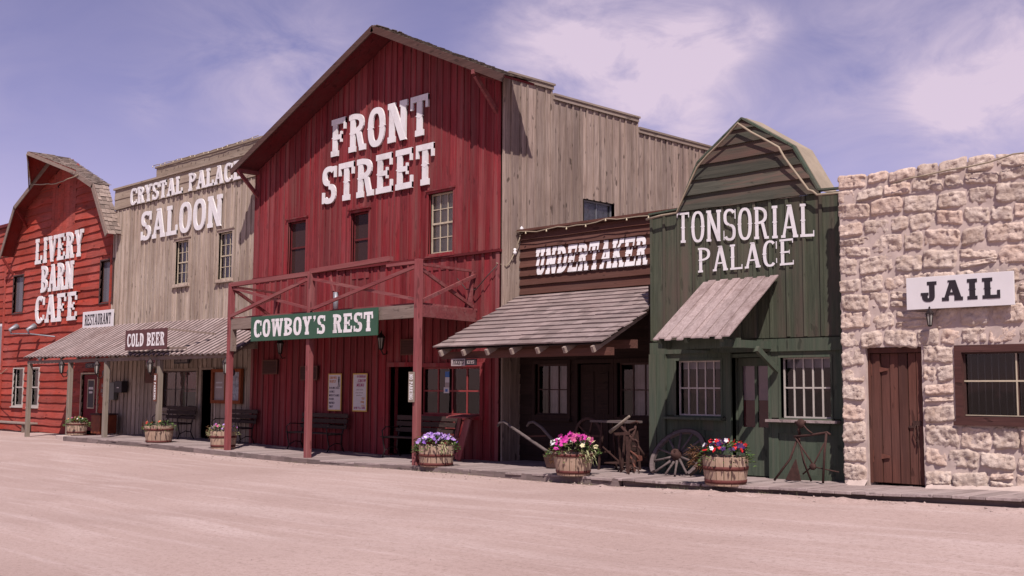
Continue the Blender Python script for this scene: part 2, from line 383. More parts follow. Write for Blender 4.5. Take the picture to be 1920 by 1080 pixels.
# ------------------------------------------------------------------ walls of boards
def vboards(mb, mp, u0, u1, zb, zt, holes=(), bw=.24, batten=.055, n0=0., th=.022, jit=.004, bth=.02, sag=.0, seed=1, topins=(), gap=.0025):
    rg = random.Random(seed); u = u0; n = max(1, round((u1-u0)/bw)); w = (u1-u0)/n
    fz = zt if callable(zt) else (lambda q: zt)
    edges = [u0+i*w+(rg.uniform(-.025, .025) if 0 < i < n else 0) for i in range(n+1)]
    for a, b in zip(edges, edges[1:]):
        cuts = sorted({a, b}|{h[i] for h in holes for i in (0, 1) if a+.004 < h[i] < b-.004}|{p for p in topins if a+.004 < p < b-.004})
        t = th+rg.uniform(-jit, jit)
        for c, d in zip(cuts, cuts[1:]):
            g = gap if c == a else 0
            segs = [(zb, None)]
            mid = (c+d)/2
            for h in sorted([h for h in holes if h[0] < mid < h[1]], key=lambda h: h[2]):
                lo, hi = segs.pop(); segs.append((lo, h[2])); segs.append((h[3], None))
            for lo, hi in segs:
                ta, tb = (fz(c), fz(d)) if hi is None else (hi, hi)
                if min(ta, tb)-lo < .01: continue
                mb.prism([(c+g, lo), (d, lo), (d, tb), (c+g, ta)], mp, n0, n0+t)
    if batten:
        for e in edges:
            lo_u, hi_u = e-batten/2, e+batten/2
            if e == u0: lo_u, hi_u = e, e+batten
            if e == u1: lo_u, hi_u = e-batten, e
            segs = [(zb+rg.uniform(0, .02), None)]
            for h in sorted([h for h in holes if h[0]-.03 < (lo_u+hi_u)/2 < h[1]+.03], key=lambda h: h[2]):
                lo, hi = segs.pop(); segs.append((lo, h[2]-.02)); segs.append((h[3]+.02, None))
            tl = rg.uniform(-sag, sag)
            for lo, hi in segs:
                ta, tb = (fz(lo_u), fz(hi_u)) if hi is None else (hi, hi)
                if min(ta, tb)-lo < .01: continue
                mb.prism([(lo_u, lo), (hi_u, lo), (hi_u+tl, tb), (lo_u+tl, ta)], mp, n0+th+jit, n0+th+jit+bth+rg.uniform(0, .004))
def clap(mb, mp, zs, left, right, holes=(), out=.045, inn=.012, wave=0., seg=.5, seed=2, joints=True):
    """lapped horizontal boards; zs: list of course lines bottom to top; left(z)/right(z): ends"""
    rg = random.Random(seed)
    for k, (z0, z1) in enumerate(zip(zs, zs[1:])):
        l = min(left(z0), left(z1)) if False else None
        A, B = left((z0+z1)/2), right((z0+z1)/2)
        spans = [(A, B)]
        mid = (z0+z1)/2
        for h in holes:
            if h[2] < z1-.02 and h[3] > z0+.02:
                ns = []
                for (p, q) in spans:
                    if h[1] <= p or h[0] >= q: ns.append((p, q)); continue
                    if h[0] > p: ns.append((p, h[0]))
                    if h[1] < q: ns.append((h[1], q))
                spans = ns
        js = sorted(rg.uniform(A, B) for _ in range(rg.choice((1, 2)))) if joints else []
        for (p, q) in spans:
            cuts = [p]+[j for j in js if p+.4 < j < q-.4]+[q]
            for a, b in zip(cuts, cuts[1:]):
                m = max(1, int((b-a)/seg)); ph = rg.uniform(0, 50); o = out+rg.uniform(-.005, .006)
                us = [a+(b-a)*i/m for i in range(m+1)]; us[0] += .002 if a != p else 0
                vs = []
                for i, u in enumerate(us):
                    dz = wave*(noise.noise(Vector((u*1.1+ph, k*3.1, 0)))+.5*noise.noise(Vector((u*3.7+ph, k, 9))))
                    zl = z0+dz; zt = z1+.03
                    if k == len(zs)-2: zt = z1
                    ul, ut = u, u
                    if i == 0 and a == A: ul, ut = left(z0), left(z1)
                    if i == len(us)-1 and b == B: ul, ut = right(z0), right(z1)
                    oo = o+dz*.12
                    vs += [mp(ul, oo, zl), mp(ut, inn, zt), mp(ut, inn-.012, zt), mp(ul, 0.002, zl)]
                fs = []
                for i in range(m):
                    for j in range(4): fs.append((i*4+j, i*4+(j+1) % 4, (i+1)*4+(j+1) % 4, (i+1)*4+j))
                fs += [(0, 1, 2, 3), tuple(m*4+j for j in (3, 2, 1, 0))]
                mb.add(vs, fs)

# ------------------------------------------------------------------ lettering
def ring(cx, cz, rx, rz, t, h, a0, a1, n=14):
    o = []; i = []
    for k in range(n+1):
        a = R(a0+(a1-a0)*k/n); c, s = math.cos(a), math.sin(a)
        # slightly squared ellipse
        e = .8; c2 = math.copysign(abs(c)**e, c); s2 = math.copysign(abs(s)**e, s)
        o.append((cx+rx*c2, cz+rz*s2)); i.append((cx+(rx-t)*c2, cz+(rz-h)*s2))
    return o+i[::-1]
def rect(a, b, c, d): return [(a, c), (b, c), (b, d), (a, d)]
def glyph(ch, w, t, h, spur=True, sl=.07):
    """pieces of a slab-serif letter in a w x 1 box; t: stem width, h: slab height, sl: how far the slab sticks out"""
    P = []; e = .012
    def stem(x, z0=0, z1=1, sp=True, feet='bt', l=1, r=1):
        P.append(rect(x-t/2, x+t/2, z0+(e if 'b' in feet else 0), z1-(e if 't' in feet else 0)))
        if 'b' in feet: P.append(rect(x-t/2-sl*l, x+t/2+sl*r, z0, z0+h))
        if 't' in feet: P.append(rect(x-t/2-sl*l, x+t/2+sl*r, z1-h, z1))
        if spur and sp:
            m = (z0+z1)/2; P.append([(x-t/2-.045, m), (x, m-.075), (x+t/2+.045, m), (x, m+.075)])
    def diag(x0, z0, x1, z1, th=None):
        th = th or t; P.append([(x0-th/2, z0), (x0+th/2, z0), (x1+th/2, z1), (x1-th/2, z1)])
    def slab(x0, x1, z): P.append(rect(x0, x1, z, z+h))
    L = sl+t/2
    if ch == 'I': stem(w/2)
    elif ch in 'EF':
        stem(L, l=1, r=0); slab(L, w-.03, 1-h)
        P.append(rect(w-.03-h*.62, w-.03, 1-h*2.1, 1-e)); P.append(rect(L, w*.72, .5-h*.42, .5+h*.42)); P.append(rect(w*.72-h*.5, w*.72, .5-h*.95, .5+h*.95))
        if ch == 'E': slab(L, w, 0); P.append(rect(w-h*.62, w, e, h*2.1))
        else: slab(0, L+t/2+sl, 0)
    elif ch == 'L': stem(L); slab(L, w, 0); P.append(rect(w-h*.7, w, e, h*2.3))
    elif ch == 'T':
        stem(w/2); slab(0, w, 1-h); P.append(rect(0, h*.7, 1-h*2.2, 1-e)); P.append(rect(w-h*.7, w, 1-h*2.2, 1-e))
    elif ch == 'H': stem(L); stem(w-L); P.append(rect(L, w-L, .5-h/2, .5+h/2))
    elif ch == 'O':
        P.append(ring(w/2, .5, w/2, .51, t, h*1.05, 0, 180)); P.append(ring(w/2, .5, w/2, .51, t, h*1.05, 180, 360))
        if spur:
            for s in (-1, 1):
                x = w/2+s*(w/2-t/2); P.append([(x-t/2-.04, .5), (x, .43), (x+t/2+.04, .5), (x, .57)])
    elif ch in 'CG':
        P.append(ring(w/2, .5, w/2, .51, t, h*1.05, 48, 312, 18)); P.append(rect(w-h*.75, w, .66, .95)); 
        if ch == 'C': P.append(rect(w-h*.6, w, .12, .30))
        else: P.append(rect(w-t, w, .04, .46)); P.append(rect(w-t-sl, w+sl*.3, .40, .40+h*.9))
        if spur: x = t/2; P.append([(x-t/2-.04, .5), (x, .43), (x+t/2+.04, .5), (x, .57)])
    elif ch in 'BPRD':
        stem(L, l=1, r=0, feet='bt' if ch != 'R' else 'bt')
        x0 = L; wr = w-x0-(0 if ch != 'R' else .04)
        if ch == 'D': P.append(ring(x0, .5, w-x0, .497, t, h, -90, 90, 16))
        else:
            P.append(ring(x0, .73, wr-.02, .267, t*.9, h*.95, -90, 90, 12))
            if ch == 'B': P.append(ring(x0, .26, w-x0, .257, t*.95, h*.95, -90, 90, 12))
            if ch == 'P': slab(0, L+t/2+sl, 0)
            if ch == 'R':
                slab(0, L+t/2+sl*.6, 0); diag(w-t*.75, h*.6, w*.60, .5, t*.95); slab(w-t*1.15, w+.03, 0)
    elif ch == 'S':
        P.append(ring(w/2, .74, w/2, .265, t*.95, h*.95, 30, 268, 14)); P.append(ring(w/2, .26, w/2, .265, t*.95, h*.95, -150, 92, 14))
        P.append(rect(w-h*.7, w, .68, .98)); P.append(rect(0, h*.7, .02, .32))
    elif ch == 'N': stem(L, sp=False, r=.7); stem(w-L, sp=False, feet='t', l=.7, z0=.0); diag(w-t*.72, .0, t*.72, 1-e, t*1.15)
    elif ch == 'M': stem(L, sp=False); stem(w-L, sp=False); diag(w/2, .15, L, 1-e); diag(w/2, .15, w-L, 1-e)
    elif ch == 'A':
        diag(t*.62, h*.5, w/2, 1, t*.75); diag(w-t*.7, h*.5, w/2+.01, 1-e, t*1.15)
        slab(-.02, t*1.15, 0); slab(w-t*1.4, w+.02, 0); P.append(rect(w*.28, w*.72, .28, .28+h*.75)); P.append(rect(w/2-t*.75, w/2+t*.6, 1-h*.5, 1.0))
    elif ch == 'V': diag(w/2, 0, t*.7, 1-h*.5, t*1.1); diag(w/2+.01, e, w-t*.6, 1-h*.5, t*.75); slab(-.02, t*1.4, 1-h); slab(w-t*1.3, w+.02, 1-h)
    elif ch == 'W':
        q = w/4; tt = t*.9
        diag(q, 0, tt*.7, 1-h*.5, tt); diag(q+.01, e, w/2, 1-h*.5, tt*.8); diag(w-q, 0, w/2+.01, 1-h*.6, tt); diag(w-q+.01, e, w-tt*.6, 1-h*.5, tt*.8)
        slab(-.02, tt*1.35, 1-h); slab(w/2-tt*.8, w/2+tt*.8, 1-h); slab(w-tt*1.3, w+.02, 1-h)
    elif ch == 'Y': stem(w/2, 0, .5, sp=False, feet='b'); diag(w/2-.01, .42, t*.7, 1-h*.5, t*1.05); diag(w/2+.01, .42+e, w-t*.6, 1-h*.5, t*.8); slab(-.02, t*1.35, 1-h); slab(w-t*1.3, w+.02, 1-h)
    elif ch == 'K': stem(L); diag(w-t*.65, h*.5, L+t*.55, .60, t*1.05); diag(L+t*.3, .40, w-t*.7, 1-h*.5, t*.75); slab(w-t*1.35, w+.02, 0); slab(w-t*1.35, w+.02, 1-h)
    elif ch == 'U': stem(L, .3, 1, sp=False, feet='t'); stem(w-L, .3, 1, sp=False, feet='t'); P.append(ring(w/2, .31, w/2-sl, .315, t, h*1.05, 180, 360, 12))
    elif ch == 'J': stem(w-L-.05, .28, 1, sp=False, feet='t'); P.append(ring((w-.05-sl)/2, .3, (w-.05-sl)/2, .305, t, h*1.05, 175, 360, 12)); P.append(rect(-.05, t+.05, .32, .32+h*.8))
    elif ch == "'": P.append([(w*.2, 1), (w*.9, 1), (w*.85, .82), (w*.35, .66), (w*.5, .82), (w*.2, .84)])
    return P
WD = {'I': .46, "'": .3, 'M': 1.05, 'W': 1.15, 'A': .88, 'J': .72, ' ': .45, 'L': .74, 'F': .76, 'E': .78, 'S': .72, 'P': .78, 'T': .78, 'N': .9, 'K': .86, 'V': .86}
def layout(txt, u0, u1, z0, z1, t=.22, h=.14, gap=.14, spur=True, sl=.065, shear=0.):
    """list of (letter, [polys in wall coordinates])"""
    H = z1-z0; tot = sum(WD.get(c, .8) for c in txt)+gap*(len(txt)-1); kx = (u1-u0)/tot; x = 0; out = []
    for c in txt:
        w = WD.get(c, .8)
        if c != ' ':
            # letters keep true stem width even when the word is squeezed
            out.append((c, [[(u0+(x+a)*kx+shear*b*H, z0+b*H) for a, b in pl] for pl in glyph(c, w, t, h, spur, sl)]))
        x += w+gap
    return out
def letters3d(parent, txt, mp, u0, u1, z0, z1, n, th, mat, name='letter', **k):
    for c, polys in layout(txt, u0, u1, z0, z1, **k):
        mb = MB()
        for i, pl in enumerate(polys): mb.prism(pl, mp, n, n+th+.0012*i)
        mb.build(name, mat, parent)
def lettering(parent, txts, mp, n, th, mat, name='lettering', **k):
    mb = MB()
    for (txt, u0, u1, z0, z1) in txts:
        for c, polys in layout(txt, u0, u1, z0, z1, **k):
            for i, pl in enumerate(polys): mb.prism(pl, mp, n, n+th+.0007*i)
    return mb.build(name, mat, parent)
def clip(poly, ax, lo, hi):
    for sgn, lim in ((1, lo), (-1, hi)):
        out = []
        for i in range(len(poly)):
            a, b = poly[i-1], poly[i]; fa, fb = sgn*(a[ax]-lim), sgn*(b[ax]-lim)
            if fa < 0 <= fb or fb < 0 <= fa:
                q = fa/(fa-fb); out.append((a[0]+(b[0]-a[0])*q, a[1]+(b[1]-a[1])*q))
            if fb >= 0: out.append(b)
        poly = out
        if len(poly) < 3: return []
    return poly
def painted(parent, txts, mp, ax, strips, mat, name='painted_lettering', **k):
    """lettering painted on a wall: cut along the boards and laid on each board; strips: (lo, hi, nfun(coord))"""
    mb = MB()
    for (txt, u0, u1, z0, z1) in txts:
        for c, polys in layout(txt, u0, u1, z0, z1, **k):
            for i, pl in enumerate(polys):
                for (lo, hi, nf) in strips:
                    q = clip(pl, ax, lo, hi)
                    if len(q) >= 3:
                        mb.add([mp(u, nf(z if ax else u)+.004+.0008*i, z) for u, z in q], [tuple(range(len(q)))])
    return mb.build(name, mat, parent, recalc=False)

# ------------------------------------------------------------------ shared building pieces
def frame_box(mb, mp, u0, u1, z0, z1, w, n0, n1, bottom=True):
    """four members butted end to end round an opening"""
    mb.ubox(mp, u0-w, u0, n0, n1, z0, z1); mb.ubox(mp, u1, u1+w, n0, n1, z0, z1)
    mb.ubox(mp, u0-w, u1+w, n0, n1, z1, z1+w)
    if bottom: mb.ubox(mp, u0-w, u1+w, n0, n1, z0-w, z0)
def window(parent, mp, u0, u1, z0, z1, cols, rows, frame, sash, casing=.07, proud=.062, gn=-.05, glass='glass', sill=.05, head=0, mid=False, shade=None, curtain=None, mw=.022, name='window', sashw=.04, valance=None):
    mb = MB(); frame_box(mb, mp, u0, u1, z0, z1, casing, -.10, proud, bottom=True)
    if head: mb.ubox(mp, u0-casing-.03, u1+casing+.03, -.02, proud+head, z1+casing, z1+casing+.035)
    w = mb.build(name, frame, parent)
    mb = MB(); n0, n1 = gn-.02, gn+.018
    frame_box(mb, mp, u0+sashw, u1-sashw, z0+sashw, z1-sashw, sashw, n0, n1)
    for i in range(1, cols):
        u = u0+sashw+(u1-u0-2*sashw)*i/cols; mb.ubox(mp, u-mw/2, u+mw/2, n0+.004, n1-.002, z0+sashw, z1-sashw)
    for i in range(1, rows):
        z = z0+sashw+(z1-z0-2*sashw)*i/rows; ww = mw*2.1 if (mid and i == rows//2) else mw
        mb.ubox(mp, u0+sashw, u1-sashw, n0+.008, n1-.004+(.012 if ww > mw else 0), z-ww/2, z+ww/2)
    mb.build('sash', sash, w)
    mb = MB(); mb.add([mp(u0, gn, z0), mp(u1, gn, z0), mp(u1, gn, z1), mp(u0, gn, z1)], [(0, 1, 2, 3)]); mb.build('pane', glass, w, recalc=False)
    if sill: 
        mb = MB(); mb.ubox(mp, u0-casing-.03, u1+casing+.03, -.02, proud+sill, z0-casing-.035, z0-casing); mb.build('sill', frame, w)
    if shade:
        m, za, zb = shade; mb = MB(); mb.ubox(mp, u0+.01, u1-.01, gn-.07, gn-.06, za, zb); mb.build('shade', m, w)
    if curtain:
        for (m, a, b, za, zb) in curtain:
            mb = MB(); k = 28; vs = []
            for i in range(k+1):
                u = a+(b-a)*i/k; n = gn-.06+.028*math.sin(i*1.7)+.012*math.sin(i*3.1+1)
                vs += [mp(u, n, za), mp(u, n*1.0-.006, zb)]
            mb.add(vs, [(2*i, 2*i+2, 2*i+3, 2*i+1) for i in range(k)], True); mb.build('curtain', m, w, recalc=False)
    return w
def shell(parent, x0, x1, y0, y1, zt, mat, inner=1.6, left=True, right=True, zb=.02):
    mb = MB()
    if left: mb.box(x0, x0+.1, y0, y1, zb, zt)
    if right: mb.box(x1-.1, x1, y0, y1, zb, zt)
    mb.box(x0+.1, x1-.1, y1-.1, y1, zb, zt)
    mb.build('rear_wall', mat, parent)
    mb = MB(); mb.box(x0+.1, x1-.1, y0+.02, y1-.1, zt-.12, zt-.02); mb.build('flat_roof', 'dark_shingle', parent)
    mb = MB(); mb.box(x0+.1, x1-.1, y0+inner, y0+inner+.06, zb, zt-.14); mb.box(x0+.1, x1-.1, y0+.14, y0+inner, zb+.06, zb+.09)
    mb.build('partition', 'interior', parent)
def sheath(mb, mp, u0, u1, zb, zt, holes=(), n0=-.10, n1=0., topins=()):
    """structural wall behind the boards, with the openings cut out"""
    cuts = sorted({u0, u1}|{h[i] for h in holes for i in (0, 1)}|set(topins)); fz = zt if callable(zt) else (lambda q: zt)
    for c, d in zip(cuts, cuts[1:]):
        segs = [(zb, None)]; mid = (c+d)/2
        for h in sorted([h for h in holes if h[0] < mid < h[1]], key=lambda h: h[2]):
            lo, hi = segs.pop(); segs += [(lo, h[2]), (h[3], None)]
        for lo, hi in segs:
            ta, tb = (fz(c), fz(d)) if hi is None else (hi, hi)
            if min(ta, tb)-lo > .01: mb.prism([(c, lo), (d, lo), (d, tb), (c, ta)], mp, n0, n1)
def shingles(mb, mapf, length, width, rows, rg, up=.028, wmin=.10, wmax=.22):
    """mapf(s, w, h): s along the slope from eave 0 to ridge, w across, h above the deck"""
    for i in range(rows):
        s0, s1 = length*i/rows-.03, length*(i+1)/rows+.05
        w = -rg.uniform(0, .1)
        while w < width:
            b = min(width, w+rg.uniform(wmin, wmax)); a = max(0, w); j = rg.uniform(-.02, .02); t = rg.uniform(.008, .018); lift = rg.uniform(-.004, .012)
            if b-a > .03:
                mb.hexa([mapf(s0+j, a+.004, up*.45+lift), mapf(s0+j, b-.004, up*.45+lift), mapf(s1, b-.004, 0.), mapf(s1, a+.004, 0.),
                         mapf(s0+j, a+.004, up*.45+lift+t), mapf(s0+j, b-.004, up*.45+lift+t), mapf(s1, b-.004, .006), mapf(s1, a+.004, .006)])
            w = b
def slope(p0, p1, Y0):
    """roof slope frame in the x-z plane from p0 (eave) to p1 (ridge), running back from Y0"""
    d = Vector((p1[0]-p0[0], 0, p1[1]-p0[1])); L = d.length; d /= L
    n = Vector((-d.z, 0, d.x)); n = n if n.z > 0 else -n
    o = Vector((p0[0], Y0, p0[1]))
    return L, (lambda s, w, h: tuple(o+d*s+Vector((0, w, 0))+n*h))
def light_string(label, pts, cat='light string', n=10, bulbs=14, r=.011, mat='cable_tan', drop=.0):
    """a cable following pts with small bulbs"""
    P = []
    for a, b in zip(pts, pts[1:]):
        a, b = Vector(a), Vector(b); k = max(2, int((b-a).length/.25))
        for i in range(k): q = a.lerp(b, i/k); q.z -= drop*4*(i/k)*(1-i/k); P.append(q)
    P.append(Vector(pts[-1]))
    for i, q in enumerate(P): q.z += .012*math.sin(i*2.3)
    t = thing('light_string', label, cat, tuple(P[0]))
    mb = MB(); mb.tube(P, r, 5); mb.build('cable', mat, t)
    if bulbs:
        mb = MB()
        for i in range(bulbs):
            q = P[int((len(P)-1)*(i+.5)/bulbs)]; mb.lathe(q-Vector((0, .02, .035)), [(.0, -.025), (.016, -.015), (.018, 0), (.008, .02), (.006, .03)], 6)
        mb.build('bulbs', 'bulb', t)
    return t

# ------------------------------------------------------------------ ground
GT = [(-60, .0), (-38, .0), (-33.5, .04), (-28.2, .06), (-24.5, .02), (-20.6, .0), (-18, .04), (-15.5, .06), (-13.5, .05), (-11.8, .07), (-10.2, .12), (-8.9, .15), (-7.5, .17), (-6.3, .20), (-5, .23), (0, .27), (60, .3)]
WT = [(-60, .18), (-32, .18), (-29, .18), (-26.5, .165), (-24.6, .14), (-23.1, .13), (-19.3, .105), (-16.8, .145), (-14.2, .17), (-12.1, .20), (-10.5, .215), (-8.9, .25), (-7.7, .27), (-6.4, .31), (-5.4, .335), (0, .36)]
def gz(x, y):
    k = min(1, max(0, (y-4)/9.5)); k = k*k*(3-2*k)
    z = interp(GT, x)*k
    rough = .02*noise.noise(Vector((x*.5, y*.5, 3)))
    z += rough*min(1, max(0, (14-y)/1.5))
    # the loose dirt piled up along the walk
    b = math.exp(-((y-13.5)/.25)**2)*min(1, max(0, (x+16)/4))
    z += b*(.02+.055*(noise.noise(Vector((x*2.2, y*3, 1)))+.6*noise.noise(Vector((x*7, y*8, 5)))))*(1 if y < 13.95 else 0)
    for (yr, wd) in ((6.5, .5), (8.4, .4), (10.2, .45)):
        z += -.008*math.exp(-((y-yr-.25*math.sin(x*.13))/wd*2)**2)
    return z-(.02 if y > 14.1 and x > -33 else 0)
def lin(a, b, s):
    n = max(1, int(round((b-a)/s))); return [a+(b-a)*i/n for i in range(n)]
xs = [-1500, -700, -350, -180, -110, -80]+lin(-60, -30, .6)+lin(-30, -16, .3)+lin(-16, -3, .09)+lin(-3, 12, .6)+[12, 20, 40, 90, 200, 500, 1500]
ys = [-1500, -500, -150, -50, -20, -8, 0, 3]+lin(4, 13, .25)+lin(13, 14.2, .07)+[14.2, 15, 16, 18, 30, 60, 120, 300, 800, 2500]
mb = MB(); nx = len(xs)
mb.v = [(x, y, gz(x, y)) for y in ys for x in xs]
mb.f = [[j*nx+i, j*nx+i+1, (j+1)*nx+i+1, (j+1)*nx+i] for j in range(len(ys)-1) for i in range(nx-1)]
mb.smooth = set(range(len(mb.f)))
g = mb.build('ground', 'street_dirt', None, recalc=False); g['kind'] = 'structure'
mb = MB(); rg = random.Random(4)
for i in range(620):
    if i < 360: x, y = rg.uniform(-30, -4), 13.9-abs(rg.gauss(0, .35)); s = rg.uniform(.008, .028)
    else: x, y = rg.uniform(-26, 1), rg.uniform(4.5, 13); s = rg.uniform(.005, .013)
    z = gz(x, y); vs = []
    for (a, b_, c) in ((-1, 0, 0), (0, -1, 0), (1, 0, 0), (0, 1, 0), (0, 0, .8), (0, 0, -.5)): vs.append((x+a*s*rg.uniform(.7, 1.3), y+b_*s*rg.uniform(.7, 1.3), z+s*.2+c*s*rg.uniform(.7, 1.2)))
    mb.add(vs, [(0, 1, 4), (1, 2, 4), (2, 3, 4), (3, 0, 4), (1, 0, 5), (2, 1, 5), (3, 2, 5), (0, 3, 5)])
o = mb.build('pebbles', 'pebble'); o['kind'] = 'stuff'; o['label'] = 'small pebbles and clods scattered over the pinkish dirt street'; o['category'] = 'pebbles'
mb = MB(); rg = random.Random(41)
for (cx_, w_, n_) in ((-15.9, .5, 120), (-12.6, .45, 110), (-20.7, .3, 40), (-23.9, .3, 40), (-10.4, .4, 50), (-9.0, .3, 30), (-18.0, .6, 60), (-28.4, .4, 40)):
    for i in range(n_):
        x = cx_+rg.gauss(0, w_); y = 13.93-abs(rg.gauss(0, .05)); z = gz(x, y)-.005; h = rg.uniform(.02, .075); dx, dy = rg.uniform(-.03, .03), rg.uniform(-.04, .01)
        mb.add([(x-.003, y, z), (x+.003, y, z), (x+dx, y+dy, z+h)], [(0, 1, 2)])
o = mb.build('dry_grass', 'leaf_pale', recalc=False); o['kind'] = 'stuff'; o['label'] = 'sparse dry grass tufts along the foot of the boardwalk edge'; o['category'] = 'grass'
# board walk: planks laid front to back, on a rim timber
def wz(x): return interp(WT, x)
mb = MB(); rg = random.Random(12); x = -33.05
while x < 2:
    w = rg.uniform(.19, .25) if x > -17 else rg.uniform(.26, .34); b = x+w-.008; yf = 13.95+rg.uniform(-.03, .03) if x > -14.5 else 13.97+rg.uniform(-.015, .015)
    dz = rg.uniform(-.007, .007); yb = 16.7 if x < -12.4 else 15.75; tl = rg.uniform(-.006, .006)
    mb.hexa([(x, yf, wz(x)-.04+dz), (b, yf, wz(b)-.04+dz), (b, yb, wz(b)-.04), (x, yb, wz(x)-.04), (x, yf, wz(x)+dz+tl), (b, yf, wz(b)+dz-tl), (b, yb, wz(b)+dz), (x, yb, wz(x)+dz)])
    x += w
o = mb.build('boardwalk', 'plank_walk', bevel=.005); o['kind'] = 'structure'
mb = MB(); x = -33.0
while x < 2:
    w = rg.uniform(1.8, 3.4); b = x+w; yf = 14.0+rg.uniform(-.015, .02); k = 7
    yf += (-.045 if x < -14 else .06)
    for i in range(k):
        c, d = x+(w*i/k)+(.006 if i == 0 else 0), x+w*(i+1)/k; o_ = .03*noise.noise(Vector((c*1.7, 0, 2))); o2 = .03*noise.noise(Vector((d*1.7, 0, 2)))
        zt_ = (-.046 if x > -14 else -.012); zb_ = -.02
        mb.hexa([(c, yf+o_, zb_), (d, yf+o2, zb_), (d, yf+.1, zb_), (c, yf+.1, zb_), (c, yf+o_, wz(c)+zt_), (d, yf+o2, wz(d)+zt_), (d, yf+.1, wz(d)+zt_), (c, yf+.1, wz(c)+zt_)])
    x = b
o = mb.build('boardwalk', 'timber_edge'); o['kind'] = 'structure'; o.name = 'walk_edge'

# ------------------------------------------------------------------ livery barn (left)
LB = thing('livery_barn', 'orange-red barn with gambrel roof and hay hood, lettered LIVERY BARN CAFE', 'barn', (-40, 16.4, 0))
YB = 16.4; fb = front(YB); CX, KX, KZ, RZ, EX, EZ = -39.45, 3.40, 8.38, 9.80, 4.62, 6.60
def gam(x, off=0.):
    d = abs(x-CX)
    return (RZ-(RZ-KZ)*d/KX if d < KX else KZ-(KZ-EZ)*(d-KX)/(EX-KX))-off
holes = [(-43.75, -42.8, 4.42, 5.82), (-36.22, -35.32, 4.42, 5.82), (-43.35, -42.42, .93, 2.3), (-41.85, -40.98, .93, 2.3), (-37.33, -36.1, .05, 2.06)]
XL, XR_ = -44.65, -35.38
def gl(z):
    if z < EZ-.3: return XL
    if z < KZ: return max(XL, CX-(KX+(EX-KX)*(KZ-z)/(KZ-EZ))+.12)
    return CX-KX*(RZ-z)/(RZ-KZ)+.1
def gr(z):
    if z < EZ-.3: return XR_
    if z < KZ: return min(XR_, CX+(KX+(EX-KX)*(KZ-z)/(KZ-EZ))-.42)
    return min(XR_, CX+KX*(RZ-z)/(RZ-KZ)-.1)
mb = MB(); sheath(mb, fb, XL, XR_, .0, lambda x: gam(x, .10 if x < CX+KX-.05 else .75), holes, topins=(CX, CX-KX, CX+KX-.3, CX+KX, -44.05))
mb.build('frame_wall', 'barn_red', LB)
zs = [.02]
rg = random.Random(31)
while zs[-1] < 9.5: zs.append(zs[-1]+rg.uniform(.25, .31))
zs[-1] = 9.64
mb = MB(); clap(mb, fb, zs, gl, gr, holes+[(-40.45, -38.45, 6.95, 9.7)], out=.062, inn=.012, wave=.055, seed=8)
mb.build('siding', 'barn_red', LB)
mb = MB(); vboards(mb, fb, -40.45, -38.45, 7.0, lambda x: gam(x, .16), (), bw=.25, batten=0, th=.05, seed=3, topins=(CX,))
mb.ubox(fb, -40.5, -38.4, 0, .075, 6.9, 6.995); mb.build('hay_door', 'barn_red', LB)
mb = MB(); mb.ubox(fb, XL-.02, XL+.12, 0, .08, .0, 6.2); mb.ubox(fb, XR_-.11, XR_, 0, .075, .0, 6.3); mb.build('corner_board', 'barn_red', LB)
window(LB, fb, *holes[0], 1, 1, 'sash_brown', 'sash_brown', casing=.05, glass='screen_glass', sill=.0, proud=.07)
window(LB, fb, *holes[1], 1, 1, 'sash_brown', 'sash_brown', casing=.05, glass='screen_glass', sill=.0, proud=.07)
for h in holes[2:4]: window(LB, fb, *h, 1, 2, 'sash_white', 'sash_white', casing=.04, proud=.075, mid=True, curtain=[('curtain', h[0]+.35, h[1]-.02, h[2], h[3])] if h is holes[3] else None)
# cafe door
mb = MB(); frame_box(mb, fb, -37.33, -36.1, .2, 2.06, .05, -.06, .085, bottom=False); dr = mb.build('door_frame', 'sash_tan', LB)
mb = MB(); mb.ubox(fb, -37.30, -36.13, -.05, -.01, .18, 2.04); dr = mb.build('door', 'door_red', LB)
mb = MB(); frame_box(mb, fb, -36.95, -36.5, .95, 1.85, .035, -.01, .005); mb.build('window_trim', 'sash_tan', dr)
mb = MB(); mb.ubox(fb, -36.95, -36.5, -.01, .0, .95, 1.85); mb.build('glass_panel', 'black_paint', dr)
mb = MB(); mb.ubox(fb, -36.90, -36.55, .002, .004, 1.55, 1.63); mb.ubox(fb, -36.86, -36.6, .002, .004, 1.42, 1.49); mb.build('notice', 'poster_white', dr)
mb = MB(); mb.tube([(-36.22, YB-.02, 1.05), (-36.22, YB-.09, 1.05), (-36.22, YB-.09, 1.22), (-36.22, YB-.02, 1.22)], .012); mb.build('handle', 'iron', dr)
# roof
Y0 = 15.9
mb = MB(); rg = random.Random(5)
P = [(CX-EX, EZ), (CX-KX, KZ), (CX, RZ), (CX+KX, KZ), (CX+EX, EZ)]
sof = MB(); fas = MB()
for a, b in ((0, 1), (1, 2), (4, 3), (3, 2)):
    back = 16.40 if a == 4 else 16.52
    L, mf = slope(P[a], P[b], Y0); WY = back-Y0
    shingles(mb, mf, L, WY, max(6, int(L/.17)), rg, .04)
    W2 = WY-.05 if a in (3, 4) else WY+.12; sof.hexa([mf(.03, .0, -.05), mf(L, .0, -.05), mf(L, W2, -.05), mf(.03, W2, -.05), mf(.03, .0, -.004), mf(L, .0, -.004), mf(L, W2, -.004), mf(.03, W2, -.004)])
    fas.hexa([mf(-.02, -.035, -.16), mf(L, -.035, -.16), mf(L, -.004, -.16), mf(-.02, -.004, -.16), mf(-.02, -.035, .012), mf(L, -.035, .012), mf(L, -.004, .012), mf(-.02, -.004, .012)])
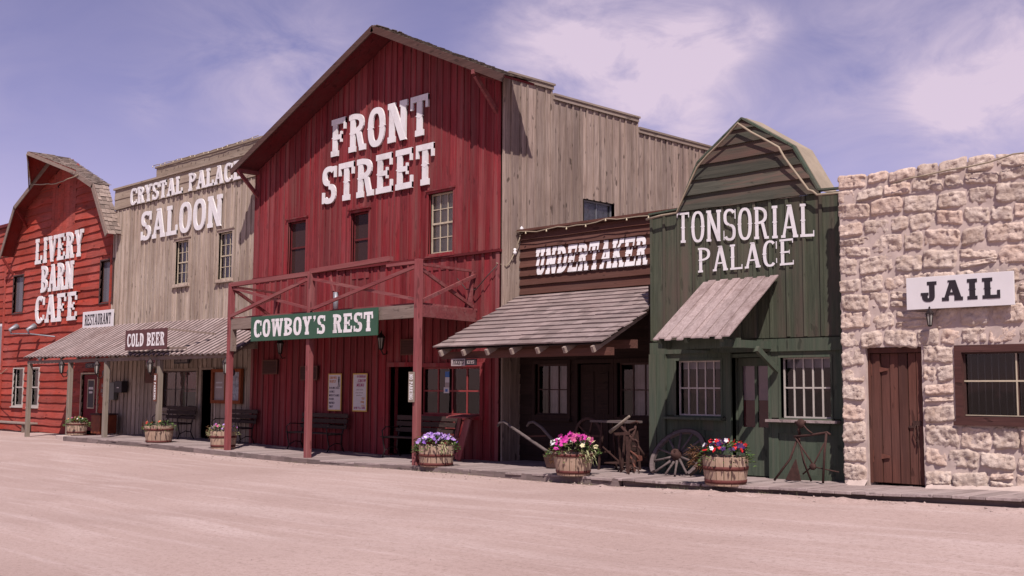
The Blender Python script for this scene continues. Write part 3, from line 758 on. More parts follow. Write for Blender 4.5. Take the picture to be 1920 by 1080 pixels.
# hay hood: two triangles running out to a point
tip = Vector((CX, 15.02, RZ+.0))
for s in (-1, 1):
    q0 = Vector((CX, Y0, RZ+.01)); kx = 2.0; q1 = Vector((CX+s*kx, Y0, RZ-(RZ-KZ)*kx/KX+.01))
    n_ = Vector((0, 0, .05))
    sof.add([tip, q0, q1, tip+n_*.6, q0+n_*.6, q1+n_*.6], [(0, 1, 2), (3, 5, 4), (0, 2, 5, 3), (1, 0, 3, 4), (2, 1, 4, 5)])
    rows = 9
    for i in range(rows):      # shingles on the hood
        a0, a1 = i/rows, (i+1.25)/rows
        for j in range(8):
            f0_, f1_ = j/8, (j+1)/8
            def pt(a, f, h):
                a = min(a, 1.0); e0 = q1.lerp(q0, a); e1 = q1.lerp(tip, a); return e0.lerp(e1, f)+Vector((0, 0, h))
            jj = rg.uniform(0, .02)
            mb.hexa([pt(a0, f0_+.01, .055+jj), pt(a0, f1_-.01, .055+jj), pt(a1, f1_-.01, .032), pt(a1, f0_+.01, .032), pt(a0, f0_+.01, .075+jj), pt(a0, f1_-.01, .075+jj), pt(a1, f1_-.01, .045), pt(a1, f0_+.01, .045)])
    fas.bar(q1+Vector((0, -.03, -.05)), tip+Vector((0, -.02, -.03)), .035, .12)
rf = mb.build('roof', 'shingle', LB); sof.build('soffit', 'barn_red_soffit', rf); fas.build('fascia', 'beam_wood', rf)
mb = MB()
for x, z in ((CX-KX, KZ), (CX-EX+.1, EZ)):
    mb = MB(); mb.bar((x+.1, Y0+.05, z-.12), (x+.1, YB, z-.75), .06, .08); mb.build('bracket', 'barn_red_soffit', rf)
mb = MB(); mb.tube([(CX-.35, YB-.06, 8.9), (CX-.2, YB-.2, 8.78), (CX, YB-.25, 8.7)], .02); mb.build('hook', 'iron', LB)
for txt, a, b, z0, z1 in (('LIVERY', -41.68, -37.62, 6.12, 7.06), ('BARN', -41.05, -38.3, 5.04, 6.02), ('CAFE', -41.45, -37.92, 3.93, 4.92)):
    letters3d(LB, txt, fb, a, b, z0, z1, .07, .04, 'white_paint', t=.23, h=.14, gap=.15)
shell(LB, XL+.02, XR_-.02, YB+.1, 26, 6.1, 'barn_red', right=False, left=True)
t = light_string('tan cable hanging in a loop under the barn hay hood', [tuple(tip+Vector((0, -.05, -.06))), (CX-1.0, 15.55, 8.85), (CX+.6, 15.8, 8.72), (CX+2.3, 15.84, 8.80)], bulbs=0, r=.02)
# flood lights
t = thing('floodlight', 'pair of grey floodlights on a bent pipe beneath the CAFE letters', 'floodlight', (-42, YB, 3.4))
mb = MB(); mb.tube([(-42.5, YB-.55, 3.58), (-40.9, YB-.5, 3.53), (-39.6, YB-.1, 3.40)], .024); mb.build('pipe', 'zinc', t)
for x, z in ((-42.45, 3.6), (-40.8, 3.55)):
    mb = MB(); mb.tube([(x, YB-.55, z), (x-.02, YB-.6, z+.12), (x-.08, YB-.42, z+.2), (x-.12, YB-.3, z+.26)], [.025, .06, .10, .12], 9); mb.build('lamp_head', 'zinc', t)
t = thing('wall_vent', 'small round grey vent on the barn siding below the floodlights', 'vent', (-40.6, YB, 2.6))
mb = MB(); mb.lathe((-40.9, YB-.09, 2.72), [(0, -.03), (.13, -.03), (.14, 0), (.14, .03)], 14, 'Y'); mb.build('cover', 'zinc', t)
mb = MB(); mb.lathe((-40.9, YB-.125, 2.72), [(0, -.02), (.05, -.015), (.05, .01)], 10, 'Y'); mb.build('hub', 'iron', t)
# low slab bench by the barn
t = thing('slab_bench', 'low weathered plank bench against the foot of the red barn wall', 'bench', (-42, 15.9, 0))
mb = MB(); mb.box(-44.3, -40.4, 15.75, 16.15, .30, .36); mb.build('seat', 'rafter_wood', t, .008)
for x in (-43.9, -40.9):
    mb = MB(); mb.box(x-.06, x+.06, 15.8, 16.1, -.01, .30); mb.build('leg', 'beam_wood', t)

# red lean-to beyond the barn
t = thing('red_shed', 'plain red clapboard building cut off at the left edge behind the barn', 'building', (-49, 17.2, 0))
fs = front(17.2); mb = MB(); sheath(mb, fs, -54, -44.3, 0, 8.2); mb.build('frame_wall', 'barn_red', t)
zs = [.02+.3*i for i in range(28)]
mb = MB(); clap(mb, fs, zs, lambda z: -54, lambda z: -44.3, (), out=.05, wave=.03, seed=77); mb.build('siding', 'barn_red', t)
mb = MB(); mb.box(-54, -44.25, 17.05, 17.3, 8.13, 8.25); mb.build('cap', 'red_paint_dark', t)
shell(t, -54, -44.4, 17.3, 24, 8.1, 'barn_red')
t = thing('shed_sign', 'narrow edge of a white board on the far left red building', 'sign', (-46.6, 17, 3))
mb = MB(); mb.box(-48.4, -46.3, 16.95, 17.03, 2.3, 4.15); mb.build('board', 'white_sign', t)
mb = MB(); mb.ubox(front(16.95), -48.3, -46.4, 0, .004, 2.4, 4.05); mb.build('panel', 'zinc', t)

# ------------------------------------------------------------------ saloon
SA = thing('saloon', 'tan weathered false-front saloon with white CRYSTAL PALACE SALOON letters', 'building', (-31, 16.4, 0))
XS0, XS1 = -35.36, -26.38
holes = [(-31.13, -30.33, 4.72, 6.02), (-28.62, -27.84, 4.7, 6.04), (-31.75, -29.62, 1.02, 2.12), (-29.32, -28.72, .05, 2.14)]
mb = MB(); sheath(mb, fb, XS0, XS1, 0, 8.1, holes); mb.build('frame_wall', 'beam_wood', SA)
mb = MB(); vboards(mb, fb, XS0, XS1, .05, 7.43, holes, bw=.27, batten=.05, seed=21, sag=.01); mb.build('siding', 'saloon_wood', SA)
mb = MB(); clap(mb, fb, [7.45, 7.78, 8.11], lambda z: XS0, lambda z: XS1, out=.07, inn=.05, seed=4, wave=.015)
mb.ubox(fb, XS0-.04, XS1, -.12, .11, 8.11, 8.17)
mb.ubox(fb, -32.62, XS1, -.1, .0, 8.17, 8.5)
mb.build('parapet', 'saloon_trim', SA)
mb = MB(); clap(mb, front(YB+.12), [8.17, 8.48], lambda z: -32.62, lambda z: XS1, out=.05, inn=.04, seed=14); mb.box(-32.7, XS1, 16.38, 16.68, 8.485, 8.55); mb.build('upper_parapet', 'saloon_trim', SA)
for h in holes[:2]: window(SA, fb, *h, 3, 4, 'saloon_wood', 'sash_tan', casing=.07, mid=True, curtain=[('curtain', h[0]+.02, h[1]-.02, h[2], h[3])], mw=.018, head=.03)
window(SA, fb, *holes[2], 3, 2, 'saloon_trim', 'sash_brown', casing=.07, curtain=[('plaque_brown', -31.74, -30.7, 1.0, 2.12), ('red_cloth', -30.6, -29.63, 1.5, 2.12)], mw=.02, glass='dusty_glass')
mb = MB(); frame_box(mb, fb, -29.32, -28.72, .2, 2.14, .06, -.1, .065, bottom=False); mb.build('door_frame', 'saloon_trim', SA)
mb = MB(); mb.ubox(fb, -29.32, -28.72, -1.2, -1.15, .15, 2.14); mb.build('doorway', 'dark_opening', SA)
for a, b, z0, z1, txt in ((-34.12, -27.38, 7.46, 8.0, 'CRYSTAL PALACE'), (-33.35, -28.42, 6.24, 7.16, 'SALOON')):
    letters3d(SA, txt, fb, a, b, z0, z1, .08 if z0 > 7 else .055, .035, 'white_paint', t=.22 if z0 > 7 else .21, h=.14, gap=.15, spur=False, sl=.06)
shell(SA, XS0, XS1, YB+.1, 26, 7.9, 'grey_wood', right=False)
light_string('pale cable stapled along the top of the saloon parapet', [(-32.7, 16.33, 8.57), (-29, 16.33, 8.52), (-26.6, 16.33, 8.56)], bulbs=16, r=.012)

# porch in front of barn and saloon
PO = thing('porch', 'long ribbed lean-to porch roof on grey posts before the saloon and barn', 'porch', (-31, 14.55, 0))
x0, x1, ye, yt = -37.45, -24.6, 14.4, 16.375
def pz(x, y): return interp([(x0, 2.58), (x1, 2.46)], x)+(3.6-2.52)*(y-ye)/(yt-ye)
mb = MB(); n = int((x1-x0)/.27)*8; vs = []; th = .018; K = 6
for i in range(n+1):
    x = x0+(x1-x0)*i/n; w = (.0, .012, .040, .052, .056, .052, .040, .012)[i % 8]-.02
    for j in range(K+1):
        y = ye+(yt-ye)*j/K+(.02*noise.noise(Vector((round(i/8)*3.3, 0, 0))) if j == 0 else 0)
        sg = -.02*math.sin(j/K*math.pi)+.014*noise.noise(Vector((x*.9, y*1.2, 4)))
        vs += [(x, y, pz(x, y)+w+sg), (x, y, pz(x, y)+w+sg-th)]
fs = []; S = 2*(K+1)
for i in range(n):
    for j in range(K):
        a = i*S+2*j; fs += [(a, a+2, a+S+2, a+S), (a+1, a+S+1, a+S+3, a+3)]
    a = i*S; fs += [(a, a+S, a+S+1, a+1)]; a += 2*K; fs += [(a, a+1, a+S+1, a+S)]
fs += [(2*j, 2*j+1, 2*j+3, 2*j+2) for j in range(K)]+[(n*S+2*j, n*S+2*j+2, n*S+2*j+3, n*S+2*j+1) for j in range(K)]
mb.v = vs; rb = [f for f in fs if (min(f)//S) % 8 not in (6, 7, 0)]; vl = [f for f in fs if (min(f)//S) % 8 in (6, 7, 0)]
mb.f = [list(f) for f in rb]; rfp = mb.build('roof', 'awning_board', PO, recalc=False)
mb = MB(); mb.v = vs; mb.f = [list(f) for f in vl]; mb.build('valleys', 'valley_shade', rfp, recalc=False)  # groove faces split off to carry the painted rib shade
mb = MB(); mb.box(x0+.1, x1-.05, 14.5, 14.6, 2.37, 2.47); mb.box(x0+.1, x1+.0, 16.22, 16.3, 3.32, 3.44); mb.box(x0+.3, -24.85, 15.3, 15.4, 2.62, 2.82); mb.build('beam', 'beam_wood', PO)
mb = MB()
for i in range(11):
    x = x0+.2+(x1-x0-.35)*i/10; mb.bar((x, ye+.1, pz(x, ye)-.06), (x, yt-.05, pz(x, yt)-.07), .05, .07)
mb.build('rafters', 'beam_wood', PO)
for i, x in enumerate((-37.25, -34.1, -31.6, -28.35)):
    mb = MB(); mb.box(x-.075, x+.075, 14.5, 14.62, -.01 if i == 0 else .12, 2.37); p = mb.build('post', 'post_wood', PO, .01)
    if i == 1: mb = MB(); mb.box(x-.3, x+.25, 14.3, 14.8, -.02, .16); mb.build('footing', 'mortar', p, .02)

# ------------------------------------------------------------------ big red building
RB = thing('red_gable_building', 'tall dark red gabled building lettered FRONT STREET', 'building', (-21.5, 16.2, 0))
YR = 16.2; fr_ = front(YR); RX0, RX1 = -26.36, -16.78
RD = (-20.40, 10.02); REL = (-26.55, 7.47); RER = (-16.0, 7.98); YO = 15.5
def rz(x): return RD[1]-(RD[1]-REL[1])*(RD[0]-x)/(RD[0]-REL[0]) if x < RD[0] else RD[1]-(RD[1]-RER[1])*(x-RD[0])/(RER[0]-RD[0])
holes = [(-24.72, -23.9, 4.55, 5.92), (-21.98, -21.28, 4.55, 5.86), (-19.08, -18.24, 4.62, 5.98), (-20.40, -19.5, .05, 2.12), (-19.30, -17.34, 1.06, 2.1)]
mb = MB(); sheath(mb, fr_, RX0, RX1, 0, lambda x: rz(x)-.08, holes, topins=(RD[0],)); mb.build('frame_wall', 'red_paint_dark', RB)
mb = MB(); vboards(mb, fr_, RX0, RX1, 4.55, lambda x: rz(x)-.09, [(h[0], h[1], h[2]-.3 if h[2] < 5 else h[2], h[3]) for h in holes[:3]], bw=.235, batten=.04, bth=.012, seed=5, topins=(RD[0],), n0=.03)
for h in holes[:3]: vboards(mb, fr_, h[0], h[1], 4.25, h[2]-.05, (), bw=.23, batten=0, seed=9, n0=.02)
mb.build('upper_siding', 'red_paint', RB)
mb = MB(); vboards(mb, fr_, RX0, RX1, .05, 4.50, holes[3:], bw=.27, batten=.06, seed=6); mb.build('lower_siding', 'red_paint', RB)
mb = MB(); rg = random.Random(2); x = RX0
while x < RX1:
    b = min(RX1+.04, x+rg.uniform(1.2, 2.6)); z = 4.50+rg.uniform(-.02, .015); mb.ubox(fr_, x, b-.01, 0, .085+rg.uniform(0, .01), z, z+.055); x = b
mb.build('band_board', 'red_paint_dark', RB)
mb = MB(); mb.ubox(fr_, RX1-.10, RX1+.0, .0, .066, .05, 4.48); mb.ubox(fr_, RX0, RX0+.10, .0, .066, .05, 4.48); mb.build('corner_board', 'red_post', RB)
window(RB, fr_, *holes[0], 1, 2, 'red_paint', 'red_paint_dark', casing=.06, proud=.075, glass='brown_glass', mid=True, shade=('brown_shade', 4.55, 5.92), sill=.0, head=.03)
window(RB, fr_, *holes[1], 1, 2, 'red_paint', 'red_paint_dark', casing=.06, proud=.075, glass='brown_glass', mid=True, shade=('brown_shade', 4.55, 5.86), sill=.0, head=.06)
window(RB, fr_, *holes[2], 3, 4, 'red_paint', 'sash_tan', casing=.05, proud=.08, glass='dusty_glass', mid=True, shade=('tan_shade', 4.62, 5.98), sill=.02, head=.03, mw=.02)
window(RB, fr_, *holes[4], 4, 2, 'red_paint', 'sash_red', casing=.09, proud=.07, glass='glass', sill=.0, mw=.035)
mb = MB(); frame_box(mb, fr_, -20.40, -19.5, .14, 2.12, .10, -.2, .075, bottom=False); mb.build('door_frame', 'red_paint', RB)
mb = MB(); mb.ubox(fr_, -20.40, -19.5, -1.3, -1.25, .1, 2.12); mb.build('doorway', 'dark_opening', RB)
for txt, a, b, z0, z1 in (('FRONT', -22.80, -19.08, 7.36, 8.30), ('STREET', -23.15, -18.87, 6.20, 7.14)):
    letters3d(RB, txt, fr_, a, b, z0, z1, .075, .04, 'white_paint', t=.23, h=.15, gap=.16)
# gable roof
mb = MB(); sof = MB(); fas = MB(); rg = random.Random(15)
for e in (REL, RER):
    L, mf = slope(e, RD, YO); wy = .88
    shingles(mb, mf, L, wy, int(L/.15), rg, .045, .09, .18)
    sof.hexa([mf(0, 0, -.05), mf(L, 0, -.05), mf(L, wy, -.05), mf(0, wy, -.05), mf(0, 0, -.003), mf(L, 0, -.003), mf(L, wy, -.003), mf(0, wy, -.003)])
    fas.hexa([mf(-.02, -.04, -.14), mf(L, -.04, -.14), mf(L, -.003, -.14), mf(-.02, -.003, -.14), mf(-.02, -.04, .02), mf(L, -.04, .02), mf(L, -.003, .02), mf(-.02, -.003, .02)])
for i in range(34):
    dx = rg.uniform(-.12, .12); x = RD[0]+dx; y = YO+.85*i/34; zc = RD[1]+.035-.44*abs(dx)
    mb.bar((x-.09, y, zc-.02), (x+.09, y+.01, zc-.02+.01), .09, .014)
rf = mb.build('roof', 'dark_shingle', RB); sof.build('soffit', 'red_paint_dark', rf); fas.build('fascia', 'fascia_brown', rf)
mb = MB(); mb.bar((RX0+.12, YO+.03, 7.40), (RX0+.12, YR, 6.75), .07, .09); mb.bar((RX0+.12, YO, 7.43), (RX0+.12, YR, 7.43), .08, .09); mb.build('bracket', 'red_beam', rf)
mb = MB(); mb.bar((-16.9, YO+.03, 8.15), (-16.9, YR, 7.45), .07, .09); mb.bar((-16.9, YO-.06, 8.22), (-16.9, YR, 8.22), .08, .09); mb.build('bracket', 'red_beam', rf)
# grey side wall
sd = side(RX1)
steps = [(16.2, 17.72, 8.33), (17.72, 20.7, 8.12), (20.7, 23.66, 7.87)]
hs = [(18.74, 19.8, 5.25, 5.93)]
mb = MB()
for i, (a, b, z) in enumerate(steps):
    sheath(mb, sd, a, b, 0, z, [h for h in hs if a <= h[0] < b])
mb.box(RX1-.1, RX1, 23.66, 28, 0, 7.6)
mb.build('side_frame_wall', 'grey_wood', RB)
mb = MB()
for i, (a, b, z) in enumerate(steps):
    vboards(mb, sd, a+.002, b-.002, .05, z-.01, [h for h in hs if a <= h[0] < b], bw=.235, batten=.05, seed=40+i, sag=.02, bth=.02)
mb.build('side_siding', 'grey_wood', RB)
mb = MB()
for a, b, z in steps: mb.box(RX1-.14, RX1+.10, a+(.0 if a > 17 else .12), b+.03, z+.001, z+.045); mb.box(RX1+.045, RX1+.075, a+(.0 if a > 17 else .12), b, z-.09, z)
mb.build('side_coping', 'grey_trim', RB)
window(RB, sd, *hs[0], 2, 1, 'grey_wood', 'zinc', casing=.0, proud=.05, glass='dusty_glass', gn=-.06, sill=0, shade=('poster_photo', 5.3, 5.9))
shell(RB, RX0, RX1, YR+.1, 28, 7.2, 'grey_wood', right=False)
mb = MB(); mb.box(RX0, RX1-.1, YR+.1, YR+.2, 7.2, 7.9); mb.prism([(RX0, 7.5), (RX1, 7.8), (RD[0], 9.8)], front(YR+.22), 0, .06); mb.build('gable_backing', 'grey_wood', RB)
# insulator, wire
t = thing('insulator', 'small white insulator with a drooping wire high on the grey side wall', 'insulator', (RX1, 16.5, 4.5))
mb = MB(); mb.lathe((RX1+.1, 16.5, 4.45), [(0, 0), (.03, .0), (.045, .05), (.02, .08), (.04, .12), (0, .14)], 8); mb.lathe((RX1+.1, 16.7, 4.98), [(0, 0), (.03, .0), (.045, .05), (0, .1)], 8); mb.build('knob', 'white_paint', t)
mb = MB(); mb.tube([(RX1+.1, 16.7, 5.03), (RX1+.12, 16.62, 4.8), (RX1+.1, 16.5, 4.5)], .012); mb.tube([(RX1+.1, 16.5, 4.5), (RX1+.07, 16.4, 4.3), (RX1+.05, 16.3, 4.2), (RX1-.05, 16.1, 4.25)], .01); mb.build('wire', 'cable_tan', t)
t = thing('cable', 'thin dark cable sagging across the red wall near its right corner', 'cable', (-17.5, 16.1, 3.7))
mb = MB(); mb.tube([(-18.0, 16.06, 4.0), (-17.7, 16.05, 3.75), (-17.4, 16.05, 3.72), (-17.1, 16.05, 3.95), (-16.8, 16.1, 4.2)], .012); mb.build('wire', 'cable_dark', t)

# ------------------------------------------------------------------ balcony over the red building's door
BA = thing('balcony', 'weathered red timber balcony on three posts with crossed rails', 'balcony', (-20.6, 14.1, 0))
BX = (-24.05, -20.70, -17.0); YBx = 14.1; ZF, ZT = 3.10, 4.10
for i, x in enumerate(BX):
    mb = MB(); mb.box(x-.062, x+.062, YBx-.02, YBx+.11, .08, 4.18 if i else 4.12); mb.build('post', 'red_post', BA, .01)
mb = MB(); mb.box(BX[0]+.08, BX[1]-.08, YBx, YBx+.1, 3.02, 3.28); mb.box(BX[1]+.08, BX[2]-.08, YBx, YBx+.1, 3.02, 3.28); mb.build('front_beam', 'beam_wood', BA)
mb = MB(); mb.bar((BX[2], YBx+.13, 3.16), (-17.5, 16.12, 3.16), .08, .24); mb.build('side_beam', 'red_beam', BA)
mb = MB(); mb.bar((BX[0], YBx+.13, 3.16), (-25.0, 16.12, 3.16), .08, .24); mb.build('side_beam', 'red_beam', BA)
mb = MB(); n = 13
for i in range(n):
    f0_, f1_ = i/n, (i+1)/n; y0, y1 = YBx+.11+(16.17-YBx-.11)*f0_+.006, YBx+.11+(16.17-YBx-.11)*f1_
    k0 = (y0-YBx)/2.0; s0 = -.95*k0; s1 = -.5*k0
    mb.hexa([(BX[0]+s0, y0, 3.285), (BX[2]+s1, y0, 3.285), (BX[2]+s1, y1, 3.285), (BX[0]+s0, y1, 3.285), (BX[0]+s0, y0, 3.325), (BX[2]+s1, y0, 3.325), (BX[2]+s1, y1, 3.325), (BX[0]+s0, y1, 3.325)])
mb.build('deck', 'red_beam', BA)
mb = MB()
mb.bar((BX[0]-.06, YBx+.05, 4.11), (BX[1]+.02, YBx+.05, 4.15), .12, .10); mb.bar((BX[1]-.02, YBx+.06, 4.20), (-17.9, YBx+.06, 4.26), .12, .10); mb.bar((-18.0, YBx+.06, 4.12), (BX[2]-.08, YBx+.06, 4.12), .10, .06)
mb.bar((BX[2], YBx+.13, 4.08), (-17.5, 16.12, 4.12), .07, .05); mb.bar((BX[0], YBx+.13, 4.06), (-25.0, 16.12, 4.08), .06, .05)
mb.build('top_rail', 'red_beam', BA)
def brace(a, b, m='red_beam', w=.045, h=.07): mb = MB(); mb.bar(a, b, w, h); mb.build('brace', m, BA)
for a, b in ((0, 1), (1, 2)):
    brace((BX[a]+.08, YBx-.01, 3.34), (BX[b]-.08, YBx-.01, 4.02)); brace((BX[a]+.08, YBx+.045, 4.02), (BX[b]-.08, YBx+.045, 3.38), w=.04, h=.06)
brace((BX[2]-.03, YBx+.14, 3.99), (-17.48, 16.05, 3.36)); brace((BX[2]+.02, YBx+.14, 3.36), (-17.42, 16.05, 4.02), w=.04)
brace((BX[0]-.03, YBx+.14, 3.99), (-24.98, 16.05, 3.36)); brace((BX[0]+.02, YBx+.14, 3.40), (-24.92, 16.05, 4.02))
mb = MB(); mb.bar((-17.5, 15.98, 3.28), (-17.46, 15.98, 4.1), .09, .06); mb.build('wall_stud', 'red_beam', BA)
mb = MB(); mb.bar((-25.0, 15.98, 3.28), (-24.95, 15.98, 4.1), .09, .06); mb.build('wall_stud', 'red_beam', BA)
mb = MB(); mb.box(BX[0]+.075, BX[0]+.15, YBx, YBx+.12, 2.5, 3.02); mb.build('hanger', 'beam_wood', BA)
t = thing('metal_pipe', 'grey zinc pipe standing on the balcony deck behind the middle post', 'pipe', (-21, 15, 3.33))
mb = MB(); mb.tube([(-21.1, 15.1, 3.34), (-21.1, 15.1, 3.82)], .06, 12); mb.build('flue', 'zinc', t)
mb = MB(); mb.bar((-21.2, 15.1, 3.84), (-21.35, 15.1, 4.2), .05, .05); mb.bar((-21.0, 15.1, 3.84), (-20.95, 15.1, 4.2), .05, .05); mb.build('strut', 'red_beam', t)

# ------------------------------------------------------------------ hanging signs
def board_sign(name, label, mp, u0, u1, z0, z1, n, mat, txts, ink, th=.03, tilt=None, rim=None, **k):
    t = thing(name, label, 'sign', mp((u0+u1)/2, n, z0))
    mb = MB(); mb.ubox(mp, u0, u1, n, n+th, z0, z1); mb.build('board', mat, t, .003)
    if rim: mb = MB(); frame_box(mb, mp, u0+.03, u1-.03, z0+.03, z1-.03, .03, n+th-.005, n+th+.008); mb.build('rim', rim, t)
    if txts: lettering(t, txts, mp, n+th+.001, .004, ink, **k)
    return t
board_sign('cowboys_rest_sign', "long green board lettered COWBOY'S REST hung on the balcony front", front(14.04), -22.92, -18.13, 2.70, 3.27, 0, 'green_sign', [("COWBOY'S REST", -22.78, -18.27, 2.79, 3.19)], 'white_paint', t=.25, h=.16, gap=.15)
board_sign('restaurant_sign', 'small white board lettered RESTAURANT above the porch roof', front(16.3), -37.3, -35.0, 3.60, 4.16, 0, 'white_sign', [('RESTAURANT', -37.12, -35.15, 3.70, 4.06)], 'black_paint', t=.21, h=.13, gap=.16)
cb = board_sign('cold_beer_sign', 'brown board lettered COLD BEER standing on the porch roof', front(14.30), -29.88, -27.5, 2.64, 3.2, 0, 'brown_sign', [('COLD BEER', -29.75, -27.62, 2.74, 3.1)], 'white_paint', t=.24, h=.15, gap=.16)
mb = MB(); mb.bar((-30.3, 14.5, 2.70), (-26.9, 14.5, 2.66), .09, .05); mb.bar((-27.55, 14.33, 3.17), (-26.6, 15.2, 3.04), .05, .05); mb.bar((-29.8, 14.33, 3.15), (-29.6, 15.2, 3.06), .05, .05); mb.bar((-29.0, 14.34, 2.85), (-29.0, 14.7, 2.72), .05, .05); mb.build('prop', 'beam_wood', cb)
board_sign('jail_sign', 'white board with heavy black letters JAIL on the stone wall', front(15.07), -7.33, -5.84, 2.76, 3.21, 0, 'white_sign', [('JAIL', -7.10, -6.02, 2.86, 3.14)], 'black_paint', t=.25, h=.17, gap=.2, spur=True, sl=.09)
# small signs under the porches
board_sign('cafe_plate', 'tiny black plate lettered CAFE above the maroon cafe door', front(16.3), -36.95, -36.3, 2.27, 2.42, 0, 'black_paint', [('CAFE', -36.82, -36.42, 2.31, 2.38)], 'sign_grey')
board_sign('saloon_plate', 'small black plate lettered SALOON above the big saloon window', front(16.3), -30.85, -29.95, 2.33, 2.5, 0, 'black_paint', [('SALOON', -30.75, -30.05, 2.37, 2.46)], 'sign_grey')
board_sign('entrance_sign', 'small white sign lettered ENTRANCE hanging under the porch eave', front(15.3), -30.62, -30.02, 2.23, 2.46, 0, 'sign_grey', [('ENTRANCE', -30.58, -30.06, 2.33, 2.42)], 'poster_magenta')
board_sign('brown_plaque', 'upright brown wooden plaque on the grey saloon boards left of the window', front(16.33), -32.72, -32.1, 1.76, 2.2, 0, 'plaque_brown', [], 'black_paint')
board_sign('brown_plaque', 'brown wooden plaque high on the red wall beside the saloon corner', front(16.12), -25.7, -25.0, 1.98, 2.36, 0, 'frame_brown', [], 'black_paint', rim='plaque_brown')
board_sign('brown_plaque', 'brown wooden plaque on the red wall half hidden behind the middle post', front(16.12), -23.95, -23.2, 1.82, 2.18, 0, 'frame_brown', [], 'black_paint', rim='plaque_brown')
board_sign('brown_plaque', 'reddish wooden plaque over the dark doorway beside the right balcony post', front(16.12), -19.95, -19.35, 2.38, 2.74, 0, 'frame_brown', [], 'black_paint', rim='plaque_brown')
board_sign('tickets_sign', 'small pale sign lettered TICKETS hanging under the left end of the shake eave', front(14.46), -16.33, -15.93, 2.06, 2.20, .0, 'sign_grey', [('TICKETS', -16.29, -15.98, 2.09, 2.18)], 'black_paint', shear=.35, spur=False, t=.2, h=.14)
board_sign('keys_sign', 'small dark sign with faint letters right of the pale tickets sign', front(14.46), -15.92, -15.62, 2.07, 2.19, .0, 'black_paint', [('KEYS', -15.87, -15.67, 2.10, 2.16)], 'sign_grey')
t = thing('wall_lettering', 'small upright white lettering on the maroon barn wall right of the cafe door', 'sign', (-35.7, 16.3, 1.3))
lettering(t, [('NO', -35.75, -35.55, 1.62, 1.74), ('DOGS', -35.8, -35.48, 1.45, 1.58), ('IN', -35.72, -35.58, 1.30, 1.41)], fb, .08, .004, 'sign_grey')
def rot_sign(label, x, y, z0, z1, w, mat, txt, ink, grp):
    t = thing('no_parking_sign', label, 'sign', (x, y, z0), grp)
    mp = lambda u, n, z: (x+(z-.5*0), y-n, z0-u)   # local: u runs downwards, z across
    mb = MB(); mb.box(x-w/2, x+w/2, y-.02, y, z0, z1); mb.build('board', mat, t)
    mp = lambda u, n, z: (x+z, y-.02-n, z1-u)
    lettering(t, [(txt, .05, z1-z0-.05, -w*.3, w*.3)], mp, .001, .004, ink, spur=False); return t
rot_sign('narrow grey upright board reading NO PARKING nailed to the red balcony post', -17.06, 14.06, 1.36, 1.95, .17, 'post_wood', 'NO PARKING', 'white_paint', 'upright signs nailed to posts')
rot_sign('narrow rusty-orange upright board reading NO PARKING on a grey porch post', -28.42, 14.48, 1.25, 2.0, .16, 'rusty_hinge', 'NO PARKING', 'white_paint', 'upright signs nailed to posts')
# posters
def poster(label, u0, u1, z0, z1, kind):
    t = thing('poster', label, 'poster', (u0, 16.1, z0), 'tall posters on the red wall'); mp = front(16.125)
    mb = MB(); mb.ubox(mp, u0, u1, 0, .012, z0, z1); mb.build('backing', 'poster_yellow', t)
    mb = MB(); mb.ubox(mp, u0+.03, u1-.03, .012, .015, z0+.03, z1-.03); mb.build('sheet', 'poster_white', t)
    if kind == 0:
        lettering(t, [('SHOWS', u0+.06, u0+.36, z1-.13, z1-.07), ('NIGHTLY', u0+.06, u0+.32, z1-.22, z1-.16)], mp, .0155, .001, 'poster_orange', name='heading')
        lettering(t, [('DANCES', u0+.05, u1-.07, z1-.37, z1-.32), ('GUNS', u0+.05, u0+.27, z1-.46, z1-.41), ('MUSICIANS', u0+.05, u1-.07, z1-.55, z1-.50), ('FOOD', u0+.05, u0+.24, z1-.64, z1-.59), ('DRINKS', u0+.05, u0+.28, z1-.73, z1-.68), ('SHOP', u0+.05, u0+.22, z1-.82, z1-.77)], mp, .0155, .001, 'poster_ink', name='lines')
        mb = MB(); c = u1-.1; a = z1-.32
        for pl in ([(c-.04, a), (c-.015, a), (c, a+.12), (c-.02, a+.12)], [(c+.02, a), (c+.045, a), (c+.02, a+.12), (c, a+.12)], [(c-.03, a+.11), (c+.03, a+.11), (c+.035, a+.2), (c-.03, a+.2)], [(c-.015, a+.2), (c+.02, a+.2), (c+.02, a+.25), (c-.015, a+.25)], [(c-.035, a+.225), (c+.04, a+.225), (c+.04, a+.233), (c-.035, a+.233)]): mb.prism(pl, mp, .015, .0165)
        mb.build('cowboy_figure', 'black_paint', t)
    else:
        lettering(t, [('DINNER', u0+.16, u1-.06, z1-.10, z1-.05), ('SHOW', u0+.2, u1-.06, z1-.21, z1-.14), ('MENU', u0+.15, u1-.12, z1-.31, z1-.24)], mp, .0155, .001, 'poster_magenta', name='heading', shear=.2)
        lettering(t, [('FINE FOOD', u0+.15, u1-.15, z1-.40, z1-.38), ('BEEF BEANS', u0+.12, u1-.15, z1-.47, z1-.45), ('BREAD', u0+.15, u1-.2, z1-.53, z1-.51)], mp, .0155, .001, 'sign_grey', name='lines')
        lettering(t, [('TRY', u1-.2, u1-.08, z1-.62, z1-.57), ('OUR', u1-.24, u1-.1, z1-.70, z1-.65), ('PIE', u1-.2, u1-.08, z1-.79, z1-.74)], mp, .0155, .001, 'poster_orange', name='side_lines')
        lettering(t, [('OPEN TILL NINE', u0+.06, u1-.06, z0+.06, z0+.11)], mp, .0155, .001, 'poster_magenta', name='footer')
poster('tall white poster with a black cowboy figure on the red wall', -22.76, -22.22, 1.08, 1.98, 0)
poster('tall white poster with magenta heading on the red wall nearer the doorway', -21.76, -21.2, 1.08, 1.98, 1)
